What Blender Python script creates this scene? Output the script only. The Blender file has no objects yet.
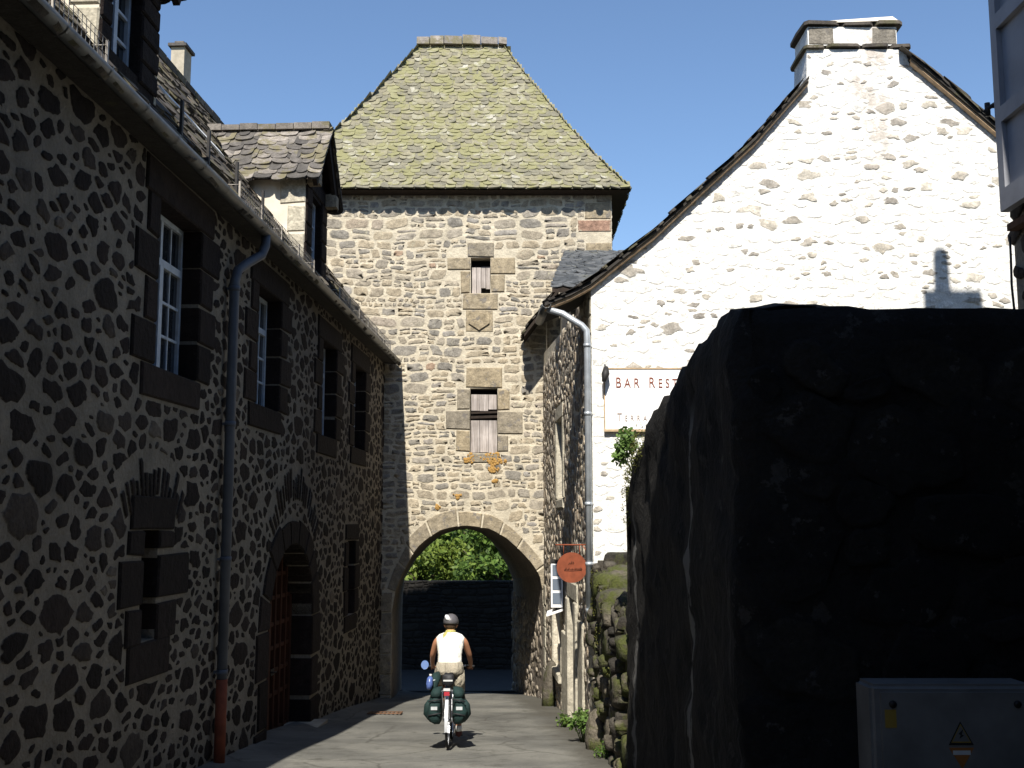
import bpy, bmesh, math, random
import numpy as np
from mathutils import Vector, Matrix
from mathutils.geometry import delaunay_2d_cdt

C = bpy.context
SC = C.scene
COL = SC.collection
R = math.radians

# ------------------------------------------------------------------ camera, sky, sun, exposure
cam_d = bpy.data.cameras.new("camera"); cam = bpy.data.objects.new("camera", cam_d); COL.objects.link(cam)
cam.location = (0, 0, 0)                      # eye level; the road under it lies 1.6 m lower
cam.rotation_euler = (R(97.3), 0, 0)
cam_d.sensor_width = 36; cam_d.lens = 1100 * 36 / 1024; cam_d.clip_end = 3000; cam_d.clip_start = .05
SC.camera = cam

TAN_E, SUN_S = 1.11, .11                      # sun high behind the left shoulder
world = bpy.data.worlds.new("World"); SC.world = world; world.use_nodes = True
wn = world.node_tree; bg = wn.nodes["Background"]
sky = wn.nodes.new("ShaderNodeTexSky"); sky.sky_type = 'NISHITA'; sky.sun_disc = False
sky.sun_elevation = math.atan(TAN_E / math.hypot(1, SUN_S)); sky.sun_rotation = math.pi + SUN_S
sky.altitude = 950; sky.air_density = 1.15; sky.dust_density = .3; sky.ozone_density = 4.4
wn.links.new(sky.outputs[0], bg.inputs[0]); bg.inputs[1].default_value = .1
sun_d = bpy.data.lights.new("sun", 'SUN'); sun_d.energy = 5.0; sun_d.angle = R(.5); sun_d.color = (1, .95, .86)
sun = bpy.data.objects.new("sun", sun_d); COL.objects.link(sun)
sun.rotation_euler = Vector((SUN_S, 1, -TAN_E)).to_track_quat('-Z', 'Y').to_euler()
sun.location = (-2, -10, 30)
SC.view_settings.view_transform = 'Standard'; SC.view_settings.look = 'None'
SC.view_settings.exposure = .72; SC.view_settings.gamma = 1
SC.cycles.max_bounces = 6; SC.cycles.diffuse_bounces = 3; SC.cycles.use_denoising = True

# ------------------------------------------------------------------ mesh helpers
class MB:
    """collects faces of ONE mesh, with two per-vertex values: rnd (one per stone / tile / leaf) and edge (0 rim .. 1 middle)"""
    def __init__(s): s.v = []; s.f = []; s.r = []; s.e = []; s.m = []; s.s = []
    def add(s, vs, fs, rnd=.5, edge=1., mi=0, sm=False):
        o = len(s.v); n = len(vs)
        s.v.extend(tuple(map(float, p)) for p in vs)
        s.r.extend([rnd] * n if np.isscalar(rnd) else list(rnd))
        s.e.extend([edge] * n if np.isscalar(edge) else list(edge))
        for f in fs: s.f.append(tuple(o + i for i in f)); s.m.append(mi); s.s.append(sm)
    def box(s, x0, x1, y0, y1, z0, z1, **k):
        s.add([(x0,y0,z0),(x1,y0,z0),(x1,y1,z0),(x0,y1,z0),(x0,y0,z1),(x1,y0,z1),(x1,y1,z1),(x0,y1,z1)],
              [(0,3,2,1),(4,5,6,7),(0,1,5,4),(1,2,6,5),(2,3,7,6),(3,0,4,7)], **k)
    def tube(s, pts, rad, n=8, cap=True, **k):
        pts = [Vector(p) for p in pts]; rr = rad if hasattr(rad, '__len__') else [rad] * len(pts)
        vs = []; prev = None
        for i, p in enumerate(pts):
            t = (pts[min(i+1, len(pts)-1)] - pts[max(i-1, 0)]).normalized()
            a = (prev - t * prev.dot(t)) if prev is not None else t.cross(Vector((0,0,1)) if abs(t.z) < .9 else Vector((1,0,0)))
            a.normalize(); prev = a; b = t.cross(a)
            for j in range(n):
                q = 2*math.pi*j/n; vs.append(p + (a*math.cos(q) + b*math.sin(q)) * rr[i])
        fs = [(i*n+j, i*n+(j+1)%n, (i+1)*n+(j+1)%n, (i+1)*n+j) for i in range(len(pts)-1) for j in range(n)]
        if cap: fs += [tuple(range(n))[::-1], tuple((len(pts)-1)*n + j for j in range(n))]
        k.setdefault('sm', True); s.add(vs, fs, **k)
    def loft(s, rings, close=True, cap=True, **k):
        n = len(rings[0]); vs = [p for r in rings for p in r]
        rng_ = range(n) if close else range(n-1)
        fs = [(i*n+j, i*n+(j+1)%n, (i+1)*n+(j+1)%n, (i+1)*n+j) for i in range(len(rings)-1) for j in rng_]
        if cap: fs += [tuple(range(n))[::-1], tuple((len(rings)-1)*n + j for j in range(n))]
        s.add(vs, fs, **k)
    def prism(s, poly, fn, w0, w1, **k):
        """polygon in (u, v) between two depths; fn maps (u, v, w) to a point"""
        n = len(poly); vs = [fn(u, v, w0) for u, v in poly] + [fn(u, v, w1) for u, v in poly]
        s.add(vs, [tuple(range(n))[::-1], tuple(range(n, 2*n))] + [(i, (i+1)%n, n+(i+1)%n, n+i) for i in range(n)], **k)
    def build(s, name, mats, parent=None):
        me = bpy.data.meshes.new(name); me.from_pydata(s.v, [], s.f)
        for m in (mats if isinstance(mats, (list, tuple)) else [mats]): me.materials.append(m)
        me.polygons.foreach_set('material_index', s.m); me.polygons.foreach_set('use_smooth', s.s)
        for nm, d in (('rnd', s.r), ('edge', s.e)):
            a = me.attributes.new(nm, 'FLOAT', 'POINT'); a.data.foreach_set('value', d)
        me.update(); o = bpy.data.objects.new(name, me); COL.objects.link(o)
        if parent is not None: o.parent = parent
        return o

def thing(name, label, cat, loc=(0,0,0), rot=(0,0,0), group=None):
    o = bpy.data.objects.new(name, None); COL.objects.link(o); o.location = loc; o.rotation_euler = rot
    o.empty_display_size = .2
    return tag(o, label, cat, group)
def tag(o, label, cat, group=None):
    o['label'] = label; o['category'] = cat
    if group: o['group'] = group
    return o
def struct(o): o['kind'] = 'structure'; return o

# ------------------------------------------------------------------ node materials
class NT:
    def __init__(s, name):
        s.m = bpy.data.materials.new(name); s.m.use_nodes = True; s.t = s.m.node_tree
        s.b = s.t.nodes['Principled BSDF']; s.b.inputs['Roughness'].default_value = .9
        s.b.inputs['Specular IOR Level'].default_value = .25
    def n(s, t, **k):
        o = s.t.nodes.new('ShaderNode' + t)
        for a, v in k.items(): setattr(o, a, v)
        return o
    def l(s, a, b): s.t.links.new(a, b)
    def coord(s, out='Object'):
        if not hasattr(s, '_tc'): s._tc = s.n('TexCoord')
        return s._tc.outputs[out]
    def noise(s, scale, detail=4, rough=.55, stretch=None, dist=0):
        o = s.n('TexNoise'); o.inputs['Scale'].default_value = scale; o.inputs['Detail'].default_value = detail
        o.inputs['Roughness'].default_value = rough; o.inputs['Distortion'].default_value = dist
        c = s.coord()
        if stretch:
            mp = s.n('Mapping'); mp.inputs['Scale'].default_value = stretch; s.l(c, mp.inputs['Vector']); c = mp.outputs[0]
        s.l(c, o.inputs['Vector']); return o.outputs['Fac']
    def attr(s, nm): o = s.n('Attribute', attribute_name=nm); return o.outputs['Fac']
    def rng(s, x, a, b, c, d, smooth=False):
        o = s.n('MapRange'); o.clamp = True
        if smooth: o.interpolation_type = 'SMOOTHSTEP'
        for i, v in enumerate((a, b, c, d)): o.inputs[i+1].default_value = v
        s.l(x, o.inputs[0]); return o.outputs[0]
    def math(s, op, a, b):
        o = s.n('Math', operation=op)
        for i, x in enumerate((a, b)):
            if isinstance(x, (int, float)): o.inputs[i].default_value = x
            else: s.l(x, o.inputs[i])
        return o.outputs[0]
    def mix(s, fac, a, b, mode='MIX'):
        o = s.n('MixRGB', blend_type=mode)
        for i, x in enumerate((fac, a, b)):
            if isinstance(x, (int, float)): o.inputs[i].default_value = x
            elif isinstance(x, tuple): o.inputs[i].default_value = (*x, 1)
            else: s.l(x, o.inputs[i])
        return o.outputs[0]
    def ramp(s, x, stops, const=False):
        o = s.n('ValToRGB'); e = o.color_ramp.elements
        if const: o.color_ramp.interpolation = 'CONSTANT'
        while len(e) < len(stops): e.new(.5)
        for i, (p, c) in enumerate(stops): e[i].position = p; e[i].color = (*c, 1)
        s.l(x, o.inputs[0]); return o.outputs[0]
    def gray(s, x):
        o = s.n('CombineColor'); 
        for i in range(3): s.l(x, o.inputs[i])
        return o.outputs[0]
    def bump(s, h, strength, dist=.02, prev=None):
        o = s.n('Bump'); o.inputs['Strength'].default_value = strength; o.inputs['Distance'].default_value = dist
        s.l(h, o.inputs['Height'])
        if prev is not None: s.l(prev, o.inputs['Normal'])
        return o.outputs[0]
    def out(s, color=None, normal=None, rough=None, metal=None, spec=None):
        if color is not None:
            if isinstance(color, tuple): s.b.inputs['Base Color'].default_value = (*color, 1)
            else: s.l(color, s.b.inputs['Base Color'])
        if normal is not None: s.l(normal, s.b.inputs['Normal'])
        if rough is not None:
            if isinstance(rough, (int, float)): s.b.inputs['Roughness'].default_value = rough
            else: s.l(rough, s.b.inputs['Roughness'])
        if metal is not None: s.b.inputs['Metallic'].default_value = metal
        if spec is not None: s.b.inputs['Specular IOR Level'].default_value = spec
        return s.m

def mat_plain(name, col, rough=.6, metal=0., var=.25, scale=12, bump=.1, spec=.3):
    t = NT(name); f = t.noise(scale, 5)
    c = t.mix(1., col, t.gray(t.rng(f, .25, .75, 1-var, 1+var)), 'MULTIPLY')
    return t.out(c, t.bump(t.noise(scale*4, 3), bump, .01), rough, metal, spec)

def mat_masonry(name, stones, mortar, lo=.12, hi=.42, smear=.35, bump=.5, moss=0., stain=(.55, .5), fine=34, lichen=None, lichen_amt=0.):
    t = NT(name)
    rnd, edge = t.attr('rnd'), t.attr('edge')
    n1, n2, n3 = t.noise(7, 6, .6), t.noise(fine, 5, .65), t.noise(.55, 4, .6)
    st = t.ramp(rnd, stones)
    st = t.mix(1., st, t.gray(t.rng(n1, .25, .78, .55, 1.45)), 'MULTIPLY')
    st = t.mix(1., st, t.gray(t.rng(n2, .3, .7, .72, 1.25)), 'MULTIPLY')
    if lichen:
        lm = t.rng(t.noise(5.3, 6, .7), .66 - .1*lichen_amt, .7 - .1*lichen_amt, 0, .8)
        st = t.mix(lm, st, lichen)
    mo = t.mix(1., mortar, t.gray(t.rng(t.noise(3.1, 6, .65), .25, .75, .68, 1.2)), 'MULTIPLY')
    mo = t.mix(1., mo, t.gray(t.rng(n2, .3, .7, .8, 1.12)), 'MULTIPLY')
    mo = t.mix(t.rng(t.noise(17, 5, .7), .6, .68, 0, .55), mo, t.mix(1., mo, (.35, .32, .3), 'MULTIPLY'))
    e = t.math('ADD', edge, t.math('MULTIPLY', t.math('SUBTRACT', t.noise(19, 5, .7), .5), smear))
    f = t.rng(e, lo, hi, 0, 1, True)
    c = t.mix(f, mo, st)
    c = t.mix(t.rng(n3, .42, .68, 0, 1-stain[1]), c, t.mix(1., c, (stain[0],)*3, 'MULTIPLY'))
    if moss:
        mm = t.rng(t.noise(1.6, 6, .7), .62 - .2*moss, .72 - .2*moss, 0, .9)
        c = t.mix(mm, c, t.mix(n2, (.02, .028, .006), (.1, .11, .025)))
    b = t.bump(t.noise(11, 6, .6), bump, .05); b = t.bump(n2, bump, .012, b)
    return t.out(c, b, .92, spec=.2)

M = {}
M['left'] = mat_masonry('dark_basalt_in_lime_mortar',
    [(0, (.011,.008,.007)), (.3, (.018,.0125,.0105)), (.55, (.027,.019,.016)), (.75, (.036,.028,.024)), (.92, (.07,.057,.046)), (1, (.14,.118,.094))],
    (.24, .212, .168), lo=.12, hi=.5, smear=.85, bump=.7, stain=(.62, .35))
M['tower'] = mat_masonry('grey_brown_coursed_rubble',
    [(0, (.185,.172,.15)), (.16, (.25,.228,.195)), (.38, (.31,.27,.21)), (.58, (.34,.285,.205)), (.74, (.38,.325,.24)), (.88, (.28,.26,.235)), (.98, (.35,.28,.2)), (1, (.29,.18,.13))],
    (.54, .48, .37), lo=.2, hi=.85, smear=1.25, bump=.6, stain=(.85, .3), lichen=(.38,.35,.26), lichen_amt=.6)
M['quoin'] = mat_masonry('ochre_dressed_stone',
    [(0, (.21,.19,.16)), (.5, (.29,.245,.175)), (1, (.34,.275,.18))], (.48, .42, .32), bump=.6, lo=.02, hi=.5, smear=.7, stain=(.7, .4), lichen=(.17,.155,.14), lichen_amt=.9)
M['white'] = mat_masonry('whitewashed_rubble',
    [(0, (.74,.72,.68)), (.84, (.8,.785,.745)), (.85, (.44,.4,.34)), (.92, (.3,.275,.245)), (.95, (.46,.42,.355)), (1, (.56,.52,.45))],
    (.79, .775, .735), lo=.3, hi=1.0, smear=1.3, bump=.4, stain=(.92, .3))
def stain_column(m, x0, w, z0, z1, col):
    nt = m.node_tree; N = nt.nodes; b = N['Principled BSDF']; src = b.inputs['Base Color'].links[0].from_socket
    tc = N.new('ShaderNodeTexCoord'); sp = N.new('ShaderNodeSeparateXYZ'); nt.links.new(tc.outputs['Object'], sp.inputs[0])
    ns = N.new('ShaderNodeTexNoise'); ns.inputs['Scale'].default_value = 2.6; ns.inputs['Detail'].default_value = 7; ns.inputs['Roughness'].default_value = .7; nt.links.new(tc.outputs['Object'], ns.inputs[0])
    def mth(op, a, b_):
        o = N.new('ShaderNodeMath'); o.operation = op
        for i, v in enumerate((a, b_)):
            if isinstance(v, (int, float)): o.inputs[i].default_value = v
            else: nt.links.new(v, o.inputs[i])
        return o.outputs[0]
    def mr(x, a, b_, c, d):
        o = N.new('ShaderNodeMapRange'); o.interpolation_type = 'SMOOTHSTEP'
        for i, v in enumerate((a, b_, c, d)): o.inputs[i+1].default_value = v
        nt.links.new(x, o.inputs[0]); return o.outputs[0]
    f1 = mr(mth('ABSOLUTE', mth('SUBTRACT', sp.outputs[0], x0), 0), w*.3, w, 1, 0); f2 = mr(sp.outputs[2], z0, z1, 0, 1); f3 = mr(ns.outputs[0], .42, .62, 0, 1)
    mx = N.new('ShaderNodeMixRGB'); nt.links.new(mth('MULTIPLY', mth('MULTIPLY', f1, f2), f3), mx.inputs[0]); nt.links.new(src, mx.inputs[1]); mx.inputs[2].default_value = (*col, 1); nt.links.new(mx.outputs[0], b.inputs['Base Color'])
stain_column(M['white'], 4.25, .45, 7.4, 9.2, (.46, .41, .36))
M['side'] = mat_masonry('pale_rubble_with_lime_joints',
    [(0, (.13,.11,.095)), (.4, (.24,.2,.155)), (.75, (.34,.285,.215)), (1, (.38,.29,.2))], (.55, .5, .4), lo=.15, hi=.6, smear=.8, bump=.7)
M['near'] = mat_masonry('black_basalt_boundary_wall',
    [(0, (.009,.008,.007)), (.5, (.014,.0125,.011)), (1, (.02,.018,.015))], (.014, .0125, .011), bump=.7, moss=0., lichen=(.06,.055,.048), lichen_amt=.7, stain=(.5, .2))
def lime_runs(m, runs, col, faint):
    # pale lime that has leached out of the joints and run down the wall (its own shape, set by where it leaks)
    nt = m.node_tree; N = nt.nodes; b = N['Principled BSDF']; src = b.inputs['Base Color'].links[0].from_socket
    tc = N.new('ShaderNodeTexCoord'); sp = N.new('ShaderNodeSeparateXYZ'); nt.links.new(tc.outputs['Object'], sp.inputs[0])
    def mth(op, a, b_):
        o = N.new('ShaderNodeMath'); o.operation = op
        for i, v in enumerate((a, b_)):
            if isinstance(v, (int, float)): o.inputs[i].default_value = v
            else: nt.links.new(v, o.inputs[i])
        return o.outputs[0]
    def mr(x, a, b_, c, d):
        o = N.new('ShaderNodeMapRange'); o.interpolation_type = 'SMOOTHSTEP'
        nt.links.new(x, o.inputs[0])
        for i, v in enumerate((a, b_, c, d)): 
            if isinstance(v, (int, float)): o.inputs[i+1].default_value = v
            else: nt.links.new(v, o.inputs[i+1])
        return o.outputs[0]
    def nz(scale, sy, sz, det=6):
        mp = N.new('ShaderNodeMapping'); mp.inputs['Scale'].default_value = (1, sy, sz); nt.links.new(tc.outputs['Object'], mp.inputs[0])
        o = N.new('ShaderNodeTexNoise'); o.inputs['Scale'].default_value = scale; o.inputs['Detail'].default_value = det; o.inputs['Roughness'].default_value = .65; nt.links.new(mp.outputs[0], o.inputs[0]); return o.outputs[0]
    wob = mth('MULTIPLY', mth('SUBTRACT', nz(1., .2, .55, 3), .5), .28); wid = nz(1., .6, 1.9); rag = nz(4., 6., .8); side = mr(sp.outputs[0], .12, .3, 1, 0)
    tot = None
    for y0, w, z0, z1 in runs:
        d = mth('ABSOLUTE', mth('SUBTRACT', mth('ADD', sp.outputs[1], wob), y0), 0)
        ww = mth('MULTIPLY', mr(wid, .36, .66, .15, 1.), w)
        f = mr(mth('ADD', d, mth('MULTIPLY', mth('SUBTRACT', rag, .5), w*1.2)), mth('MULTIPLY', ww, .45), ww, 1, 0)
        f = mth('MULTIPLY', f, mr(sp.outputs[2], z0-.15, z0+.15, 1, 0)); tot = f if tot is None else mth('MAXIMUM', tot, f)
    thin = mth('MULTIPLY', mr(nz(1., 7., .5), .6, .72, 0, 1), faint)
    mx = N.new('ShaderNodeMixRGB'); nt.links.new(mth('MULTIPLY', mth('MAXIMUM', tot, thin), side), mx.inputs[0]); nt.links.new(src, mx.inputs[1]); mx.inputs[2].default_value = (*col, 1); nt.links.new(mx.outputs[0], b.inputs['Base Color'])
lime_runs(M['near'], [(1.5, .22, 2.85, -1), (4.95, .24, 2.2, -1)], (.14, .135, .125), .3)
M['stub'] = mat_masonry('mossy_rubble',
    [(0, (.03,.027,.023)), (.5, (.075,.066,.053)), (1, (.14,.12,.09))], (.045, .038, .028), bump=.9, moss=.75)
M['pale'] = mat_masonry('pale_dressed_jamb_stone', [(0, (.3,.27,.21)), (.5, (.4,.36,.28)), (1, (.47,.43,.34))], (.5, .45, .36), bump=.4, lo=.0, hi=.12, stain=(.6, .5))
M['dressed'] = mat_plain('pale_dressed_stone', (.36, .32, .25), .9, var=.35, scale=5, bump=.4)
M['plaster'] = mat_plain('pale_lime_plaster', (.62, .56, .46), .95, var=.15, scale=4, bump=.3)

def mat_tiles(name, stops, lichen, amt, tone=(.62, 1.4)):
    t = NT(name); rnd = t.attr('rnd'); c = t.ramp(rnd, stops)
    n1 = t.noise(9, 6, .65); n2 = t.noise(45, 4, .6)
    c = t.mix(1., c, t.gray(t.rng(n1, .28, .75, *tone)), 'MULTIPLY')
    lf = t.math('ADD', t.noise(2.2, 6, .75), t.math('MULTIPLY', rnd, .14))
    c = t.mix(t.rng(lf, .62 - .12*amt, .7 - .12*amt, 0, .8), c, t.mix(n2, lichen, tuple(x*.7 for x in lichen)))
    c = t.mix(1., c, t.gray(t.rng(n2, .3, .7, .75, 1.2)), 'MULTIPLY')
    b = t.bump(n1, .5, .03); b = t.bump(n2, .4, .01, b)
    return t.out(c, b, .88, spec=.25)
M['lauze_tower'] = mat_tiles('lichened_stone_slabs', [(0, (.16,.15,.112)), (.3, (.195,.178,.128)), (.6, (.23,.21,.14)), (.85, (.26,.245,.18)), (1, (.36,.34,.29))], (.235, .225, .1), .6, tone=(.75, 1.25))
M['lauze'] = mat_tiles('grey_stone_slabs', [(0, (.07,.065,.06)), (.5, (.15,.135,.12)), (1, (.27,.24,.21))], (.17, .15, .08), .2)
M['lauze_dark'] = mat_tiles('weathered_stone_slabs', [(0, (.04,.036,.032)), (.5, (.09,.078,.066)), (1, (.16,.135,.11))], (.1, .095, .05), .3)
M['slate'] = mat_tiles('blue_grey_slates', [(0, (.05,.055,.06)), (1, (.12,.125,.13))], (.15, .15, .12), -.3)
M['timber_dark'] = mat_plain('dark_old_timber', (.028, .02, .015), .9, var=.4)
M['timber_pale'] = mat_plain('bleached_rafter_timber', (.42, .3, .19), .9, var=.35)
def mat_boards(name, a, b, sx=30):
    t = NT(name); n = t.noise(1, 5, .65, (sx, sx, 1.4)); n2 = t.noise(2.2, 4)
    c = t.mix(t.rng(n, .3, .7, 0, 1), a, b); c = t.mix(1., c, t.gray(t.rng(n2, .3, .75, .6, 1.25)), 'MULTIPLY')
    return t.out(c, t.bump(n, .5, .01), .9, spec=.2)
M['boards'] = mat_boards('silvered_grey_boards', (.2, .17, .15), (.5, .45, .42))
M['door'] = mat_boards('red_brown_door_timber', (.05, .02, .012), (.11, .045, .024))
M['paint'] = mat_plain('blue_white_window_paint', (.5, .55, .6), .5, var=.15, bump=.05)
M['paint_grey'] = mat_plain('grey_shutter_paint', (.24, .245, .27), .6, var=.18, scale=3, bump=.08)
M['zinc'] = mat_plain('grey_zinc', (.13, .135, .135), .45, .5, .3, 5, .1)
M['zinc_light'] = mat_plain('galvanised_zinc_pipe', (.46, .49, .52), .4, .5, .25, 5, .08)
M['pipe_dark'] = mat_plain('slate_blue_pipe_paint', (.075, .085, .105), .5, 0, .25, 5, .1)
M['pipe_rust'] = mat_plain('red_oxide_pipe_foot', (.2, .05, .022), .8, 0, .35, 6, .2)
M['iron'] = mat_plain('dark_iron', (.03, .028, .027), .6, .3, .3)
M['rust'] = mat_plain('rusty_iron', (.13, .07, .04), .85, .1, .4)
M['wire'] = mat_plain('galvanised_wire', (.34, .31, .27), .5, .4, .2)
M['black'] = mat_plain('dark_interior', (.006, .006, .006), .9, 0, .1)
def mat_glass(name, col=(.015,.018,.022), rough=.06):
    t = NT(name); return t.out(t.mix(t.noise(1.5, 3), col, tuple(x*1.6 for x in col)), t.bump(t.noise(2.5, 2), .06, .02), rough, 0, .6)
M['glass'] = mat_glass('old_window_glass')
M['white_sheet'] = mat_plain('white_metal_strip', (.8, .8, .78), .5, 0, .08)
M['sign_board'] = mat_plain('white_sign_enamel', (.86, .85, .84), .5, 0, .05, 3, .03)
M['sign_frame'] = mat_plain('varnished_sign_edge', (.42, .3, .18), .6, 0, .3)
M['sign_red'] = mat_plain('faded_red_brown_lettering', (.2, .06, .035), .6, 0, .3, 30)
M['sign_faint'] = mat_plain('pale_weathered_lettering', (.3, .24, .21), .7, 0, .25, 30)
M['sign_orange'] = mat_plain('rust_orange_sign_paint', (.2, .05, .02), .7, 0, .3, 9, .1)
M['sign_ink'] = mat_plain('dark_sign_ink', (.07, .025, .015), .7)

# ------------------------------------------------------------------ ground
GP = [(-60, 3.56), (0, -1.6), (22, -3.49), (26, -3.93), (30, -4.42), (34, -4.85), (41, -5.25), (60, -6.2), (400, -20)]
def gz(y):
    for (a, za), (b, zb) in zip(GP, GP[1:]):
        if y <= b: return za + (zb - za) * (y - a) / (b - a)
    return GP[-1][1]

t = NT('worn_asphalt')
n1, n2, n3, n4 = t.noise(.8, 6, .62), t.noise(90, 3, .7), t.noise(2.7, 6, .7), t.noise(.35, 3)
c = t.ramp(n1, [(.3, (.08,.078,.07)), (.5, (.132,.128,.113)), (.7, (.185,.178,.154))])
c = t.mix(t.rng(n3, .55, .66, 0, .7), c, (.062, .059, .05))
c = t.mix(1., c, t.gray(t.rng(n2, .25, .75, .65, 1.3)), 'MULTIPLY')
v = t.n('TexVoronoi', feature='DISTANCE_TO_EDGE'); v.inputs['Scale'].default_value = .55
nd = t.n('TexNoise'); nd.inputs['Scale'].default_value = 2.2; nd.inputs['Detail'].default_value = 6
mx = t.n('MixRGB'); mx.inputs[0].default_value = .18; t.l(t.coord(), mx.inputs[1]); t.l(nd.outputs['Color'], mx.inputs[2]); t.l(t.coord(), nd.inputs['Vector'])
t.l(mx.outputs[0], v.inputs['Vector'])
c = t.mix(t.rng(v.outputs['Distance'], .0, .012, .6, 0), c, (.04, .037, .03))
sp = t.n('SeparateXYZ'); t.l(t.coord(), sp.inputs[0])
edge = t.math('ADD', t.math('ADD', sp.outputs[0], t.math('MULTIPLY', sp.outputs[1], .07)), t.math('MULTIPLY', t.noise(1.7, 6, .7), 1.1))
c = t.mix(t.rng(edge, 2.05, 2.6, 0, .75, True), c, (.05, .045, .034))
v2 = t.n('TexVoronoi', feature='F1'); v2.inputs['Scale'].default_value = .42; v2.distance = 'CHEBYCHEV'; t.l(t.coord(), v2.inputs['Vector'])
c = t.mix(t.rng(v2.outputs['Distance'], .3, .32, .35, 0), c, (.085, .083, .076))
gr = t.noise(260, 2, .8); c = t.mix(1., c, t.gray(t.rng(gr, .35, .7, .8, 1.35)), 'MULTIPLY')
M['asphalt'] = t.out(c, t.bump(n3, .35, .03, t.bump(n2, .5, .008)), .9, spec=.25)
t = NT('grassy_earth'); c = t.mix(t.rng(t.noise(.4, 6), .4, .6, 0, 1), (.05,.06,.02), (.09,.075,.045)); M['earth'] = t.out(c, t.bump(t.noise(6, 5), .6, .1), .95)

ys = [-60, -30, -10] + [i for i in range(-6, 62, 2)] + [80, 120, 200, 400]
b = MB(); xs = [-400, -60, -20, -8, 8, 20, 60, 400]
b.add([(x, y, gz(y) - .03) for y in ys for x in xs], [(j*8+i, j*8+i+1, j*8+i+9, j*8+i+8) for j in range(len(ys)-1) for i in range(7)])
struct(b.build('ground', M['earth']))
b = MB(); rr = random.Random(3); rows = []
yr = [-20 + .8*i for i in range(78)]
for y in yr:
    xl = -4.3 + .046*y if y < 31 else -8 ; xr = 3.5 if y < 26 else (1.0 if y < 31 else 8)
    rows.append([(xl + (xr-xl)*k/14, y, gz(y) + .012*math.sin(y*1.3 + k) + (.05 if k in (0, 14) else 0)) for k in range(15)])
b.loft(rows, close=False, cap=False, sm=True)
struct(b.build('road', M['asphalt']))
M['lane'] = mat_plain('shade_darkened_asphalt', (.017, .0165, .016), .95, var=.4, scale=3)  # road colour darkened to stand in for the deep shade past the gate
b = MB(); b.loft([[(x, y, gz(y) + .03 + .004*(x % 2)) for x in (-7.8, -4, -2, 0, 2, 7.8)] for y in np.arange(30.2, 41, 1.2)], close=False, cap=False, sm=True); struct(b.build('lane', M['lane']))  # sheet laid over the road, with that shade in its colour

# ------------------------------------------------------------------ stone layouts
class Frame:
    def __init__(s, O, U, V=(0,0,1)):
        s.O = np.array(O, float); s.U = np.array(U, float); s.V = np.array(V, float)
        s.U /= np.linalg.norm(s.U); s.V /= np.linalg.norm(s.V); s.N = np.cross(s.U, s.V)
    def __call__(s, u, v, w):
        u, v, w = np.asarray(u, float), np.asarray(v, float), np.asarray(w, float)
        return s.O + u[..., None]*s.U + v[..., None]*s.V + w[..., None]*s.N

def emit(mb, poly, h, fr, rnd, rng, mi=0, k1=.9, k2=.74):
    n = len(poly); c = poly.mean(0); d = poly - c
    tu, tv = rng.normal(0, .1, 2) * h / max(.05, np.abs(d).max())
    def ring(k, w, j=0):
        p = c + d * k; ww = w + (p[:,0]-c[0])*tu + (p[:,1]-c[1])*tv + (rng.normal(0, abs(h)*.08, n) if j else 0)
        return fr(p[:,0], p[:,1], ww)
    vs = np.concatenate([ring(1.03, -.012), ring(k1, h*.7, 1), ring(k2, h*.97, 1), fr(c[:1], c[1:], np.array([h]))])
    fs = []
    for k in range(2):
        for i in range(n): fs.append((k*n+i, k*n+(i+1)%n, (k+1)*n+(i+1)%n, (k+1)*n+i))
    for i in range(n): fs.append((2*n+i, 2*n+(i+1)%n, 3*n))
    mb.add(vs, fs, rnd=float(rnd), edge=[0.]*n + [.5]*n + [1.]*n + [1.], mi=mi, sm=True)

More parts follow.
